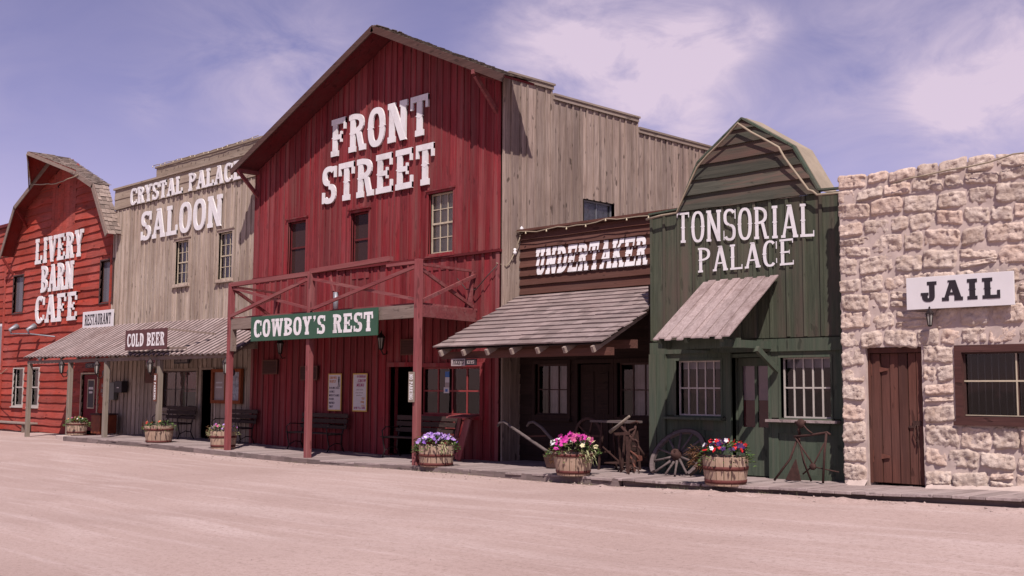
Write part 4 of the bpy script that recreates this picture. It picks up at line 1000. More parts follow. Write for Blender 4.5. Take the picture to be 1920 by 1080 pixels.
# framed notice on the saloon
t = thing('notice_case', 'orange-brown framed glass notice case on the saloon wall behind the red post', 'notice board', (-27.8, 16.3, 1.2))
mb = MB(); frame_box(mb, front(16.33), -28.52, -27.12, 1.28, 2.06, .09, 0, .09); mb.ubox(front(16.33), -27.90, -27.76, 0, .08, 1.28, 2.06); mb.build('frame', 'orange_frame', t)
mb = MB(); mb.ubox(front(16.33), -28.52, -27.9, 0, .02, 1.28, 2.06); mb.build('corkboard', 'sign_grey', t)
mb = MB(); mb.ubox(front(16.33), -27.76, -27.12, 0, .02, 1.28, 2.06); mb.build('map_sheet', 'poster_photo', t)
mb = MB(); mb.ubox(front(16.33), -28.45, -28.1, .021, .024, 1.75, 1.79); mb.ubox(front(16.33), -28.45, -28.1, .021, .024, 1.62, 1.66); mb.build('paper_strips', 'poster_white', t)
# stickers in the ticket window
t = thing('window_stickers', 'blue and white stickers hanging inside the ticket window', 'stickers', (-18.7, 16.2, 1.6))
mp = front(16.235)
for m, a, b, z0, z1 in (('poster_blue', -18.56, -18.42, 1.88, 2.0), ('poster_white', -18.56, -18.42, 1.76, 1.877), ('sign_grey', -18.56, -18.42, 1.66, 1.757), ('poster_white', -18.60, -18.42, 1.53, 1.657)):
    mb = MB(); mb.ubox(mp, a, b, 0, .004, z0, z1); mb.build('sticker', m, t)
mb = MB(); mb.ubox(mp, -18.55, -18.47, .004, .006, 1.56, 1.62); mb.build('sticker_mark', 'poster_blue', t)
# electric boxes at the saloon corner
t = thing('meter_box', 'grey electric meter box with white conduit at the barn and saloon corner', 'meter box', (-34.9, 16.3, 1.2))
mb = MB(); mb.ubox(fb, -35.05, -34.6, .07, .2, 1.22, 1.78); mb.build('box', 'meter_grey', t, .01)
mb = MB(); mb.tube([(-35.12, 16.28, .55), (-35.12, 16.28, 2.2)], .03); mb.build('conduit', 'white_paint', t)
t = thing('wall_phone', 'black wall telephone box beside the grey meter box', 'telephone', (-34.1, 16.3, 1.5))
mb = MB(); mb.ubox(fb, -34.4, -33.9, .07, .28, 1.46, 1.82); mb.build('housing', 'black_paint', t, .01)
mb = MB(); mb.ubox(fb, -34.22, -34.08, .281, .285, 1.60, 1.63); mb.build('label_plate', 'white_paint', t)
t = thing('trash_bin', 'orange-brown wooden trash bin in the shade by the saloon corner', 'trash bin', (-34.4, 15.9, .17))
mb = MB(); mb.box(-34.85, -34.2, 15.6, 16.15, .17, .75); mb.build('body', 'trash_orange', t, .015)
mb = MB(); mb.box(-34.88, -34.17, 15.57, 16.18, .75, .80); mb.build('lid', 'frame_brown', t, .01)

# ------------------------------------------------------------------ undertaker
UN = thing('undertaker_shop', 'low brown clapboard shop lettered UNDERTAKER under a shake porch roof', 'building', (-14.7, 16.75, 0))
YU = 16.75; fu = front(YU); UX0, UX1 = RX1+.05, -12.5
holes = [(-16.27, -15.36, 1.10, 2.14), (-15.08, -14.22, .05, 2.14), (-14.05, -13.1, 1.10, 2.14)]
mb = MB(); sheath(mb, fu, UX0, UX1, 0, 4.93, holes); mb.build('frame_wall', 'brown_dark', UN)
mb = MB(); zz_ = [3.42+.193*i for i in range(9)]; zz_[-1] = 4.93
clap(mb, fu, zz_, lambda z: UX0, lambda z: UX1, out=.072, inn=.012, wave=.014, seed=10); mb.build('siding', 'brown_board', UN)
painted(UN, [('UNDERTAKER', -16.25, -13.29, 3.99, 4.56)], fu, 1, [(a, b, (lambda z, a=a, b=b: .074-(.074-.016)*(z-a)/(b-a+.03))) for a, b in zip(zz_, zz_[1:])], 'white_paint', t=.25, h=.17, gap=.09)
mb = MB(); mb.box(UX0, UX1, 16.6, 16.95, 4.94, 4.99); mb.build('coping', 'brown_board', UN)
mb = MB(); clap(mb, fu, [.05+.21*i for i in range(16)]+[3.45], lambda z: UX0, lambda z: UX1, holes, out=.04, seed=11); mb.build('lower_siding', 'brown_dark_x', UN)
for h in (holes[0], holes[2]): window(UN, fu, *h, 3, 2, 'brown_dark', 'sash_brown', casing=.08, mw=.022, curtain=[('curtain', h[0]+.3, h[1], h[2], h[3])], glass='glass', sill=.06)
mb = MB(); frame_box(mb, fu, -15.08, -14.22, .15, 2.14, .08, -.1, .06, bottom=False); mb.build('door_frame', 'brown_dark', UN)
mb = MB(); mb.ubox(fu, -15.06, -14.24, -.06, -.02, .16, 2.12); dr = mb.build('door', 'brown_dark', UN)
mb = MB(); mb.ubox(fu, -14.97, -14.7, -.02, .0, 1.15, 1.98); mb.ubox(fu, -14.6, -14.33, -.02, .0, 1.15, 1.98); mb.ubox(fu, -14.97, -14.33, -.02, .0, .3, 1.0); mb.build('door_panel', 'brown_dark_x', dr)
# roof of shakes
e0, e1, yw = 14.3, 2.41, 16.72
def uz(y): return 2.41+(3.58-2.41)*(y-e0)/(yw-e0)
mb = MB(); rg = random.Random(3); n = 13; L = math.hypot(yw-e0, 3.58-2.41); dy, dz = (yw-e0)/L, (3.58-2.41)/L
for i in range(n):
    s0, s1 = L*i/n, min(L*(i+1)/n+.06, L); xl, xr = -16.72+rg.uniform(-.03, .03), -12.36+rg.uniform(-.04, .03)
    if e0+s0*dy > 15.4: xr = -12.43-.0
    if e0+s0*dy < 16.3: xl += .02
    xs_ = [xl]
    while xs_[-1] < xr-1.2: xs_.append(xs_[-1]+rg.uniform(.9, 2.4))
    xs_ = [x for x in xs_ if x < xr-.3]+[xr]
    for a, b in zip(xs_, xs_[1:]):
        q = 6; o_ = rg.uniform(-.014, .014); lift = rg.uniform(0, .008)
        for k in range(q):
            c, d = a+(b-a)*k/q+(.004 if k == 0 else 0), a+(b-a)*(k+1)/q
            w1 = .013*noise.noise(Vector((c*2, i*3, 0))); w2 = .013*noise.noise(Vector((d*2, i*3, 0)))
            def P_(x, s, h): return (x, e0+dy*s-dz*h, 2.41+dz*s+dy*h)
            mb.hexa([P_(c, s0+o_+w1, .014+lift), P_(d, s0+o_+w2, .014+lift), P_(d, s1, 0), P_(c, s1, 0), P_(c, s0+o_+w1, .040+lift), P_(d, s0+o_+w2, .040+lift), P_(d, s1, .012), P_(c, s1, .012)])
pr = mb.build('porch_roof', 'shake', UN)
mb = MB(); mb.hexa([(-16.68, e0+.03, 2.385), (-12.42, e0+.03, 2.385), (-12.42, yw, uz(yw)-.02), (-16.68, yw, uz(yw)-.02), (-16.68, e0+.03, 2.40), (-12.42, e0+.03, 2.40), (-12.42, yw, uz(yw)-.005), (-16.68, yw, uz(yw)-.005)]); mb.build('roof_deck', 'brown_dark_x', pr)
for i in range(7):
    x = -16.5+i*.655; mb = MB(); mb.bar((x, e0-.04+.03, uz(e0-.04)-.095), (x, yw-.05, uz(yw)-.1), .055, .11); mb.build('rafter', 'rafter_wood', pr)
mb = MB(); mb.box(-16.72, -12.38, 14.52, 14.64, 2.205, 2.34); mb.box(-16.2, -12.5, 15.3, 15.42, 2.35, 2.5); mb.build('beam', 'brown_board', pr)
shell(UN, UX0, UX1, YU+.1, 24, 4.8, 'brown_board', left=False)
mb = MB(); mb.box(-12.52, -12.42, 15.75, 16.75, 0, 3.5); mb.build('end_wall', 'brown_dark', UN)
light_string('string of yellowish bulbs along the top board of the undertaker shop', [(-16.72, 16.58, 4.95), (-15.5, 16.56, 4.93), (-14.2, 16.56, 4.95), (-12.6, 16.56, 4.95)], bulbs=7, r=.012, drop=.04)

# ------------------------------------------------------------------ tonsorial palace
TO = thing('tonsorial_palace', 'green board shop with gambrel false front lettered TONSORIAL PALACE', 'building', (-10.3, 15.6, 0))
YT = 15.6; ft = front(YT); TX0, TX1 = -12.32, -8.32
gp = [(-11.68, 4.74), (-11.27, 5.50), (-10.37, 6.12), (-9.42, 5.50), (-8.98, 4.74)]
def tz(x):
    if x < gp[0][0] or x > gp[-1][0]: return 4.70
    return interp(gp, x)
holes = [(-11.78, -10.86, 1.19, 2.12), (-10.66, -9.95, .05, 2.22), (-9.72, -8.84, 1.19, 2.14)]
mb = MB(); sheath(mb, ft, TX0, TX1, 0, 4.70, holes); mb.prism([(p[0], p[1]-.0) for p in gp[::-1]]+[], ft, -.10, -.001); mb.build('frame_wall', 'green_board', TO)
mb = MB(); vboards(mb, ft, TX0, TX1, 2.46, 4.69, (), bw=.30, batten=.05, seed=61, bth=.022)
mb.build('siding', 'green_board', TO)
def tl(z): return gp[0][0]+(gp[1][0]-gp[0][0])*(z-4.74)/(5.5-4.74) if z < 5.5 else gp[1][0]+(gp[2][0]-gp[1][0])*(z-5.5)/(6.12-5.5)
def tr(z): return gp[4][0]+(gp[3][0]-gp[4][0])*(z-4.74)/(5.5-4.74) if z < 5.5 else gp[3][0]+(gp[2][0]-gp[3][0])*(z-5.5)/(6.12-5.5)
mb = MB(); clap(mb, ft, [4.70, 4.96, 5.20, 5.46, 5.72, 5.95, 6.10], tl, tr, out=.075, inn=.03, wave=.02, seed=22, joints=False); mb.build('gable_boards', 'green_board_x', TO)
mb = MB(); cap = MB()
pts = [(TX0-.02, 4.71)]+gp+[(TX1, 4.71)]
for i, (a, b) in enumerate(zip(pts, pts[1:])):
    mb.bar((a[0], YT-.02, a[1]+.012), (b[0], YT-.02, b[1]+.012), .10, .03, up=(0, 0, 1))
mb.build('edge_trim', 'green_trim', TO)
for a, b in ((3, 2), (4, 3), (0, 1), (1, 2)):
    a, b = gp[a], gp[b]; cap.hexa([(a[0], YT+.07, a[1]), (b[0], YT+.07, b[1]), (b[0], YT+.55, b[1]), (a[0], YT+.55, a[1]), (a[0], YT+.07, a[1]+.035), (b[0], YT+.07, b[1]+.035), (b[0], YT+.55, b[1]+.035), (a[0], YT+.55, a[1]+.035)])
cap.build('gable_roof', 'cap_tan', TO)
painted(TO, [('TONSORIAL', -11.72, -9.06, 4.09, 4.62)], lambda u, n, z: ft(u, n, z-.065*(u+10.4)/1.3), 0, [(-13, -8, lambda x: .049)], 'white_paint', t=.19, h=.08, gap=.13, sl=.06)
painted(TO, [('PALACE', -11.28, -9.43, 3.61, 4.03)], ft, 0, [(-13, -8, lambda x: .049)], 'white_paint', t=.19, h=.08, gap=.15, sl=.06)
# lower storefront
mb = MB(); mb.ubox(ft, TX0, TX1, 0, .07, 2.24, 2.44); mb.build('lintel', 'green_trim', TO)
mb = MB(); mb.ubox(ft, TX0, -12.17, 0, .10, .05, 2.24); mb.ubox(ft, -12.165, -11.98, 0, .085, .05, 2.24); mb.build('corner_post', 'green_trim', TO)
for (a, b) in ((-11.98, -10.76), (-9.9, -8.66)):
    h = holes[0] if a < -11 else holes[2]
    mb = MB()
    mb.ubox(ft, a, h[0]-.0, 0, .03, 1.19, 2.24); mb.ubox(ft, h[1], b, 0, .03, 1.19, 2.24); mb.ubox(ft, h[0], h[1], 0, .03, h[3], 2.24)
    mb.build('window_surround', 'green_trim', TO)
    mb = MB(); vboards(mb, ft, a+.12, b-.12, .32, .95, (), bw=.16, batten=0, seed=int(a*-7), n0=0, th=.015)
    mb.ubox(ft, a, a+.12, 0, .035, .05, 1.12); mb.ubox(ft, b-.12, b, 0, .035, .05, 1.12); mb.ubox(ft, a+.12, b-.12, 0, .035, .95, 1.12); mb.ubox(ft, a+.12, b-.12, 0, .035, .05, .32); mb.build('bulkhead', 'green_trim', TO)
    w = window(TO, ft, *h, 5, 2, 'green_trim', 'sash_white', casing=.035, proud=.045, sill=0, mw=.024, sashw=.025, gn=-.07, valance=1)
    mb = MB(); mb.ubox(ft, h[0]+.01, h[1]-.01, -.16, -.15, 1.98, 2.14); mb.build('valance', 'curtain', w)
    mb = MB(); mb.ubox(ft, a-.03, b-.02, .0, .17, 1.125, 1.165); mb.build('window_sill', 'plank_walk' if a > -10 else 'green_trim', TO)
mb = MB(); mb.ubox(ft, -10.76, -10.66, -.22, .04, .05, 2.24); mb.ubox(ft, -9.95, -9.9, -.22, .04, .05, 2.24); mb.ubox(ft, -10.66, -9.95, -.2, .0, 2.16, 2.24); mb.ubox(ft, -8.66, TX1, 0, .05, .05, 2.24); mb.build('door_frame', 'green_trim', TO)
# recessed door with two tall lights
fd = front(YT+.16); mb = MB(); mb.ubox(fd, -10.65, -9.96, -.05, -.0, .24, 1.02); mb.ubox(fd, -10.65, -10.57, -.05, 0, 1.02, 2.15); mb.ubox(fd, -10.04, -9.96, -.05, 0, 1.02, 2.15); mb.ubox(fd, -10.57, -10.04, -.05, 0, 2.02, 2.15); mb.ubox(fd, -10.33, -10.28, -.05, 0, 1.02, 2.02)
dr = mb.build('door', 'green_trim', TO)
mb = MB(); mb.add([fd(-10.57, -.02, 1.02), fd(-10.04, -.02, 1.02), fd(-10.04, -.02, 2.02), fd(-10.57, -.02, 2.02)], [(0, 1, 2, 3)]); mb.build('glass', 'glass', dr, recalc=False)
mb = MB(); mb.ubox(fd, -10.57, -10.04, -.045, -.04, 1.46, 2.02); mb.build('blind', 'door_shade', dr)
mb = MB(); mb.ubox(fd, -10.57, -10.04, -.045, -.04, 1.02, 1.455); mb.build('lower_blind', 'door_shade_low', dr)
mb = MB(); mb.tube([fd(-10.0, .0, 1.2), fd(-10.0, .05, 1.24), fd(-10.0, .05, 1.34), fd(-10.0, 0, 1.38)], .010); mb.build('handle', 'zinc', dr)
# awning of boards on brackets
a0, a1, ay, az, wz_ = -11.16, -9.72, 14.15, 2.43, 3.42
mb = MB(); rg = random.Random(9); n = 12
def az_(y): return az+(wz_-az)*(y-ay)/(15.5-ay)
for i in range(n):
    x_0, x_1 = a0+(a1-a0)*i/n, a0+(a1-a0)*(i+1)/n; up_ = .022 if i % 2 else 0; ex = .03 if i % 2 else -.0
    yy = ay+rg.uniform(-.02, .02); yt2 = 15.53
    mb.hexa([(x_0-ex*.5, yy, az_(yy)-.022+up_), (x_1+ex*.5, yy, az_(yy)-.022+up_), (x_1+ex*.5, yt2, az_(yt2)-.022+up_), (x_0-ex*.5, yt2, az_(yt2)-.022+up_), (x_0-ex*.5, yy, az_(yy)+up_), (x_1+ex*.5, yy, az_(yy)+up_), (x_1+ex*.5, yt2, az_(yt2)+up_), (x_0-ex*.5, yt2, az_(yt2)+up_)])
aw = mb.build('awning', 'awning_board', TO)
for x in (a0+.08, a0+.6, a1-.18):
    mb = MB(); mb.bar((x, ay+.05, az_(ay+.05)-.075), (x, 15.5, az_(15.5)-.09), .07, .1); mb.bar((x, ay+.08, 2.34), (x, 15.55, 2.34), .08, .12) if x != a0+.6 else None; mb.build('awning_rafter', 'green_trim', aw)
mb = MB(); mb.box(a0+.02, a1-.05, ay+.32, ay+.40, 2.27, 2.42); mb.build('awning_beam', 'green_trim', aw)
for x in (a1-.05,):
    mb = MB(); mb.bar((x, 14.98, 2.27), (x, 15.54, 1.95), .06, .09); mb.build('awning_bracket', 'green_trim', aw)
shell(TO, TX0, TX1+.1, YT+.1, 23, 4.55, 'green_board', inner=1.4)
light_string('tan rope light following the gambrel edge of the green false front', [(TX0, 15.45, 4.62), (gp[0][0]+.02, 15.46, 4.68), (gp[1][0]+.05, 15.46, 5.42), (gp[2][0]-.02, 15.46, 6.02), (gp[3][0]-.2, 15.46, 5.50), (-9.42, 15.46, 5.18), (-9.1, 15.46, 4.76), (-8.95, 15.46, 4.66), (TX1-.1, 15.46, 4.63)], bulbs=0, r=.02)

# ------------------------------------------------------------------ jail
JA = thing('stone_jail', 'jail house of rough pale limestone blocks with brown plank door', 'building', (-6, 15.2, 0))
YJ = 15.2; fj = front(YJ-.02); JX0, JX1 = -8.45, -2.5
DH = (-8.05, -7.20, .0, 2.25); WH = (-6.72, -5.1, 1.18, 2.25)
mb = MB(); k = 150
us = [JX0+.03+(JX1-JX0-.03)*i/k for i in range(k+1)]; zsn = [.0+4.78*j/96 for j in range(97)]
# mortar face, lumpy, with the openings left out
idx = {}
def inside(u, z): return any(h[0] < u < h[1] and h[2] < z < h[3] for h in (DH, WH))
snap = lambda v, L: min(L, key=lambda q: abs(q-v))
for h in (DH, WH):
    for q in h[:2]: i = min(range(len(us)), key=lambda i: abs(us[i]-q)); us[i] = q
    for q in h[2:]:
        if q > 0: i = min(range(len(zsn)), key=lambda i: abs(zsn[i]-q)); zsn[i] = q
for j, z in enumerate(zsn):
    for i, u in enumerate(us):
        n = .014*noise.noise(Vector((u*5, z*5, 1)))+.010*noise.noise(Vector((u*17, z*17, 2)))
        mb.v.append(fj(u, n*.8-.002, z))
for j in range(96):
    for i in range(k):
        if not inside((us[i]+us[i+1])/2, (zsn[j]+zsn[j+1])/2): mb.f.append([j*(k+1)+i, j*(k+1)+i+1, (j+1)*(k+1)+i+1, (j+1)*(k+1)+i])
mb.smooth = set(range(len(mb.f)))
for h in (DH, WH):     # reveals
    mb.ubox(fj, h[0]-.05, h[0]-.0, -.3, -.012, h[2], h[3]); mb.ubox(fj, h[1], h[1]+.05, -.3, -.012, h[2], h[3]); mb.ubox(fj, h[0]-.05, h[1]+.05, -.3, -.012, h[3], h[3]+.06)
mb.build('mortar', 'mortar', JA, recalc=False)
mb = MB(); mb.box(JX0+.04, JX1, YJ+.3, YJ+.4, 0, .1); mb.box(JX0+.04, JX0+.35, YJ+.03, 22, 0, 4.7); mb.box(JX0+.3, JX1, 21.9, 22, 0, 4.6); mb.box(JX0+.3, JX1, YJ+.05, 22, 4.45, 4.55); mb.box(JX1-.3, JX1, YJ+.05, 22, 0, 4.7); mb.build('rear_wall', 'mortar', JA)
mb = MB(); mb.box(JX0+.35, JX1-.3, YJ+1.9, YJ+1.95, 0, 4.4); mb.build('partition', 'interior', JA)
mb = MB(); rg = random.Random(17)
def stone(u0, u1, z0, z1, seed):
    nu, nz = max(10, int((u1-u0)/.022)), max(9, int((z1-z0)/.022)); cu_, cz_ = (u0+u1)/2, (z0+z1)/2; a, b_ = (u1-u0)/2, (z1-z0)/2
    rsh = rg.uniform(5, 11); bul = rg.uniform(.026, .058); ti = rg.uniform(-.3, .3); tj = rg.uniform(-.35, .25); ex = rg.uniform(4.5, 11); vs = []
    skew = rg.uniform(-.03, .03); S = Vector((seed*7.3, seed*3.1, 0))
    for j in range(nz+1):
        for i in range(nu+1):
            p, q = 2*i/nu-1, 2*j/nz-1
            # squircle mapping keeps corners round
            m = max(abs(p), abs(q)); 
            rr = (abs(p)**ex+abs(q)**ex)**(1/ex) if m > 0 else 1
            kk = m/rr if rr else 1
            p2, q2 = p*kk, q*kk
            ed = 1-m
            w = min(.03, noise.noise(Vector((p*1.4, q*1.4, 0))+S)*.13+noise.noise(Vector((p*4, q*4, 3))+S)*.07)
            uu = cu_+a*p2*(1+w*(m**2)); zz2 = cz_+b_*q2*(1+w*1.5*(m**2))+skew*p2
            prof = (1-(1-min(1, ed*rsh))**2)**.5
            P3 = Vector((uu*4.2, zz2*4.2, seed))
            r1 = noise.noise(P3); r2 = noise.noise(P3*2.9); r3 = 1-abs(noise.noise(P3*1.7))*2
            r4 = abs(noise.noise(P3*4.3+Vector((9, 0, 0)))); n = -.02+(bul*(1+ti*p+tj*q)+.020*r1+.018*r2+.016*r3-.040*r4+.016*noise.noise(P3*7)+.009*noise.noise(P3*15))*prof
            vs.append(fj(uu, n, zz2))
    fs = [(j*(nu+1)+i, j*(nu+1)+i+1, (j+1)*(nu+1)+i+1, (j+1)*(nu+1)+i) for j in range(nz) for i in range(nu)]
    mb.add(vs, fs, True)
courses = [.29, .56, .83, 1.17]+[1.45, 1.72, 1.97, 2.25]+[2.50, 2.78, 3.06, 3.30, 3.60, 3.90, 4.14, 4.42, 4.62, 4.84]
sid = 0
for c, (z0, z1) in enumerate(zip(courses, courses[1:])):
    spans = [(JX0, JX1)]
    for h in (DH, WH):
        if h[2] < (z0+z1)/2 < h[3]:
            ns = []
            for (p, q) in spans:
                if h[1] <= p or h[0] >= q: ns.append((p, q)); continue
                if h[0] > p: ns.append((p, h[0]-.01))
                if h[1] < q: ns.append((h[1]+.01, q))
            spans = ns
    for (p, q) in spans:
        H = z1-z0; xs_ = [p]
        if q-p > .75:
            while xs_[-1] < q-.34: xs_.append(xs_[-1]+rg.uniform(1.0, 2.1)*max(H, .24))
            xs_ = [x for x in xs_ if x < q-.18]+[q]
        else: xs_ = [p]+([p+(q-p)*rg.uniform(.4, .6)] if q-p > .45 and rg.random() < .45 else [])+[q]
        for a, b in zip(xs_, xs_[1:]):
            sid += 1; dz0, dz1 = rg.uniform(-.02, .03), rg.uniform(-.03, .02)
            if c in (3, 7): dz1 = min(dz1, -.005)
            if c in (0, 4): dz0 = max(dz0, .0)
            if b-a > .3 and H > .26 and rg.random() < .16 and c not in (3, 7):   # two small ones instead of one block
                zm = (z0+z1)/2+rg.uniform(-.03, .03); stone(a+.012, b-.012, z0+dz0+.01, zm-.01, sid); sid += 1; stone(a+.015, b-.012, zm+.01, z1+dz1-.01, sid)
            else: stone(a+.006, b-.006, z0+.006+dz0, z1-.006+dz1, sid)
mb.build('stone_blocks', 'stone', JA, recalc=False)
mb = MB()
for i in range(60):
    u = JX0+.1+i*.1; 
    if DH[0]-.05 < u < DH[1]: continue
    zt = wz(u)+.03+.05*max(0, noise.noise(Vector((u*1.3, 0, 7)))+.2); mb.add([fj(u, .12, wz(u)-.01), fj(u+.1, .12, wz(u+.1)-.01), fj(u+.1, .02, zt+.02), fj(u, .02, zt+.02)], [(0, 1, 2, 3)], True)
mb.build('mortar_skirt', 'mortar', JA, recalc=False)
# plank door
fj2 = front(YJ+.10); mb = MB(); mb.ubox(fj2, DH[0], DH[1], -.06, -.03, .30, 2.24); vboards(mb, fj2, DH[0]+.02, DH[1]-.02, .31, 2.16, (), bw=.135, batten=0, seed=5, n0=-.03, th=.035, jit=.018, gap=.014)
dr = mb.build('door', 'door_brown', JA)
mb = MB(); mb.ubox(fj2, DH[0], DH[0]+.03, -.03, .06, .30, 2.24); mb.ubox(fj2, DH[0], DH[1], -.03, .065, 2.17, 2.245); mb.build('door_frame', 'door_brown', JA)
for z in (.68, 1.93):
    mb = MB(); mb.prism([(DH[0]+.04, z-.055), (DH[0]+.08, z-.055), (DH[0]+.29, z-.012), (DH[0]+.29, z+.012), (DH[0]+.08, z+.055), (DH[0]+.04, z+.055)], fj2, .008, .02); mb.ubox(fj2, DH[0]+.015, DH[0]+.045, .0, .025, z-.09, z+.09); mb.build('hinge', 'rusty_hinge', dr)
mb = MB(); mb.ubox(fj2, -7.40, -7.27, .008, .03, 1.13, 1.20); mb.ubox(fj2, -7.46, -7.36, .012, .035, 1.10, 1.13); mb.tube([fj2(-7.36, .03, 1.14), fj2(-7.38, .05, 1.02), fj2(-7.34, .05, .9), fj2(-7.31, .05, 1.0), fj2(-7.33, .03, 1.14)], .008); mb.tube([fj2(-7.33, .03, 1.0), fj2(-7.32, .05, .82)], .01); mb.build('hasp', 'rust', dr)
# window
mb = MB(); frame_box(mb, fj, WH[0]+.10, WH[1]-.10, WH[2]+.10, WH[3]-.10, .10, -.12, .035)
w = mb.build('window', 'frame_brown', JA)
mb = MB(); a, b, z0, z1 = WH[0]+.10, WH[1]-.10, WH[2]+.10, WH[3]-.10
m1 = (a+b)/2; zc = 1.76
frame_box(mb, fj, a+.02, b-.02, z0+.02, z1-.02, .02, -.08, -.04); mb.ubox(fj, m1-.018, m1+.018, -.08, -.035, z0+.02, z1-.02); mb.ubox(fj, a+.02, b-.02, -.078, -.037, zc-.014, zc+.014); mb.build('sash', 'sash_brown', w)
mb = MB(); mb.ubox(fj, a+.005, b-.005, -.036, -.028, zc-.01, zc+.012); mb.ubox(fj, m1-.009, m1+.009, -.034, -.027, z0+.02, z1-.02); mb.ubox(fj, a+.01, b-.01, -.036, -.028, z0+.012, z0+.024); mb.build('bead', 'sash_tan', w)
mb = MB(); mb.add([fj(a, -.06, z0), fj(b, -.06, z0), fj(b, -.06, z1), fj(a, -.06, z1)], [(0, 1, 2, 3)]); mb.build('pane', 'glass', w, recalc=False)
mb = MB(); mb.ubox(fj, WH[0]-.02, WH[1], .0, .07, WH[2]-.02, WH[2]+.035); mb.build('sill', 'frame_brown', w)
mb = MB()
for i in range(15): x = a+.05+i*(b-a-.1)/14; mb.tube([fj(x, -.16, z0-.02), fj(x, -.16, z1+.02)], .008, 6)
mb.build('bars', 'meter_grey', w)
light_string('tan cable lying along the uneven top course of the jail wall', [(-7.5, 15.08, 4.60), (-7.0, 15.06, 4.66), (-6.4, 15.06, 4.68), (-5.8, 15.06, 4.76), (-4.5, 15.06, 4.8)], bulbs=0, r=.011)

# ------------------------------------------------------------------ lanterns
def lantern(label, x, y, z, s=1., arm=True, grp='small black coach lanterns'):
    """z: middle of the glass; hangs on an arm from the plate behind"""
    t = thing('lantern', label, 'lantern', (x, y, z), grp); r = .055*s; h = .10*s; n = 6
    mb = MB(); mb.lathe((x, y, z), [(r*.55, -h), (r, h*.8)], n, smooth=False); mb.build('glass', 'lamp_glass', t)
    mb = MB(); mb.lathe((x, y, z), [(0, -h*1.3), (r*.6, -h*1.2), (r*.7, -h), (r*.4, -h)], n, smooth=False)
    mb.lathe((x, y, z), [(r*1.35, h*.8), (r*1.3, h*.95), (r*.6, h*1.5), (r*.25, h*1.7), (r*.3, h*1.9), (0, h*2.1)], n, smooth=False)
    for k in range(n): a = 2*math.pi*k/n; mb.bar((x+r*.57*math.cos(a), y+r*.57*math.sin(a), z-h), (x+r*1.03*math.cos(a), y+r*1.03*math.sin(a), z+h*.8), .012*s, .012*s)
    mb.build('cage', 'iron', t)
    if not arm: return t
    mb = MB(); yb = y+.16*s; mb.tube([(x, y, z-h*1.2), (x, y+.05*s, z-h*2.0), (x, y+.12*s, z-h*1.9), (x, yb, z-h*.9)], .012*s, 6); mb.lathe((x, yb-.01, z-h*.9), [(0, -.015), (.06*s, -.01), (.065*s, .01), (0, .02)], 10, 'Y'); mb.build('arm', 'iron', t)
    return t
for lab, x, y, z in (('black coach lantern on the second porch post from the left', -34.25, 14.34, 2.2), ('black coach lantern on the third porch post right of the cafe door', -31.78, 14.34, 2.16),
                     ('black coach lantern on the fourth porch post above an upright orange sign', -28.5, 14.34, 2.17), ('black coach lantern left of the leftmost red balcony post', -24.5, 14.3, 2.12),
                     ('black coach lantern on the red wall just below the green sign', -24.75, 16.0, 2.66), ('black coach lantern on the red wall left of the right balcony post', -20.55, 16.0, 2.68)):
    lantern(lab, x, y, z, 1.35)
lantern('small square black lantern on the stone wall beneath the white JAIL sign', -7.0, 15.04, 2.62, .85, arm=False)

# ------------------------------------------------------------------ barrels with flowers
def rgpt(rg, r): a = rg.uniform(0, 6.283); q = r*math.sqrt(rg.random()); return q*math.cos(a), q*math.sin(a)
def leaf(mb, p, d, L, w):
    d = d.normalized(); s = d.cross(Vector((.3, .2, 1))).normalized()*w; m = p+d*L*.5+Vector((0, 0, L*.08))
    mb.add([p, m+s, p+d*L-Vector((0, 0, L*.12)), m-s], [(0, 1, 2, 3)])
def flower(mb, p, r, rg, n=5):
    up = Vector((rg.uniform(-.7, .9), rg.uniform(-1.2, .1), rg.uniform(.1, 1))).normalized(); a = up.cross(Vector((0, 0, 1))).normalized(); b = up.cross(a); ph = rg.uniform(0, 6)
    vs = [p]; k = n*3
    for i in range(k):
        an = ph+2*math.pi*i/k; q = r*(1.0 if i % 3 else .72)*rg.uniform(.9, 1.1); vs.append(p+a*q*math.cos(an)+b*q*math.sin(an)+up*r*.28)
    mb.add(vs, [(0, 1+i, 1+(i+1) % k) for i in range(k)])
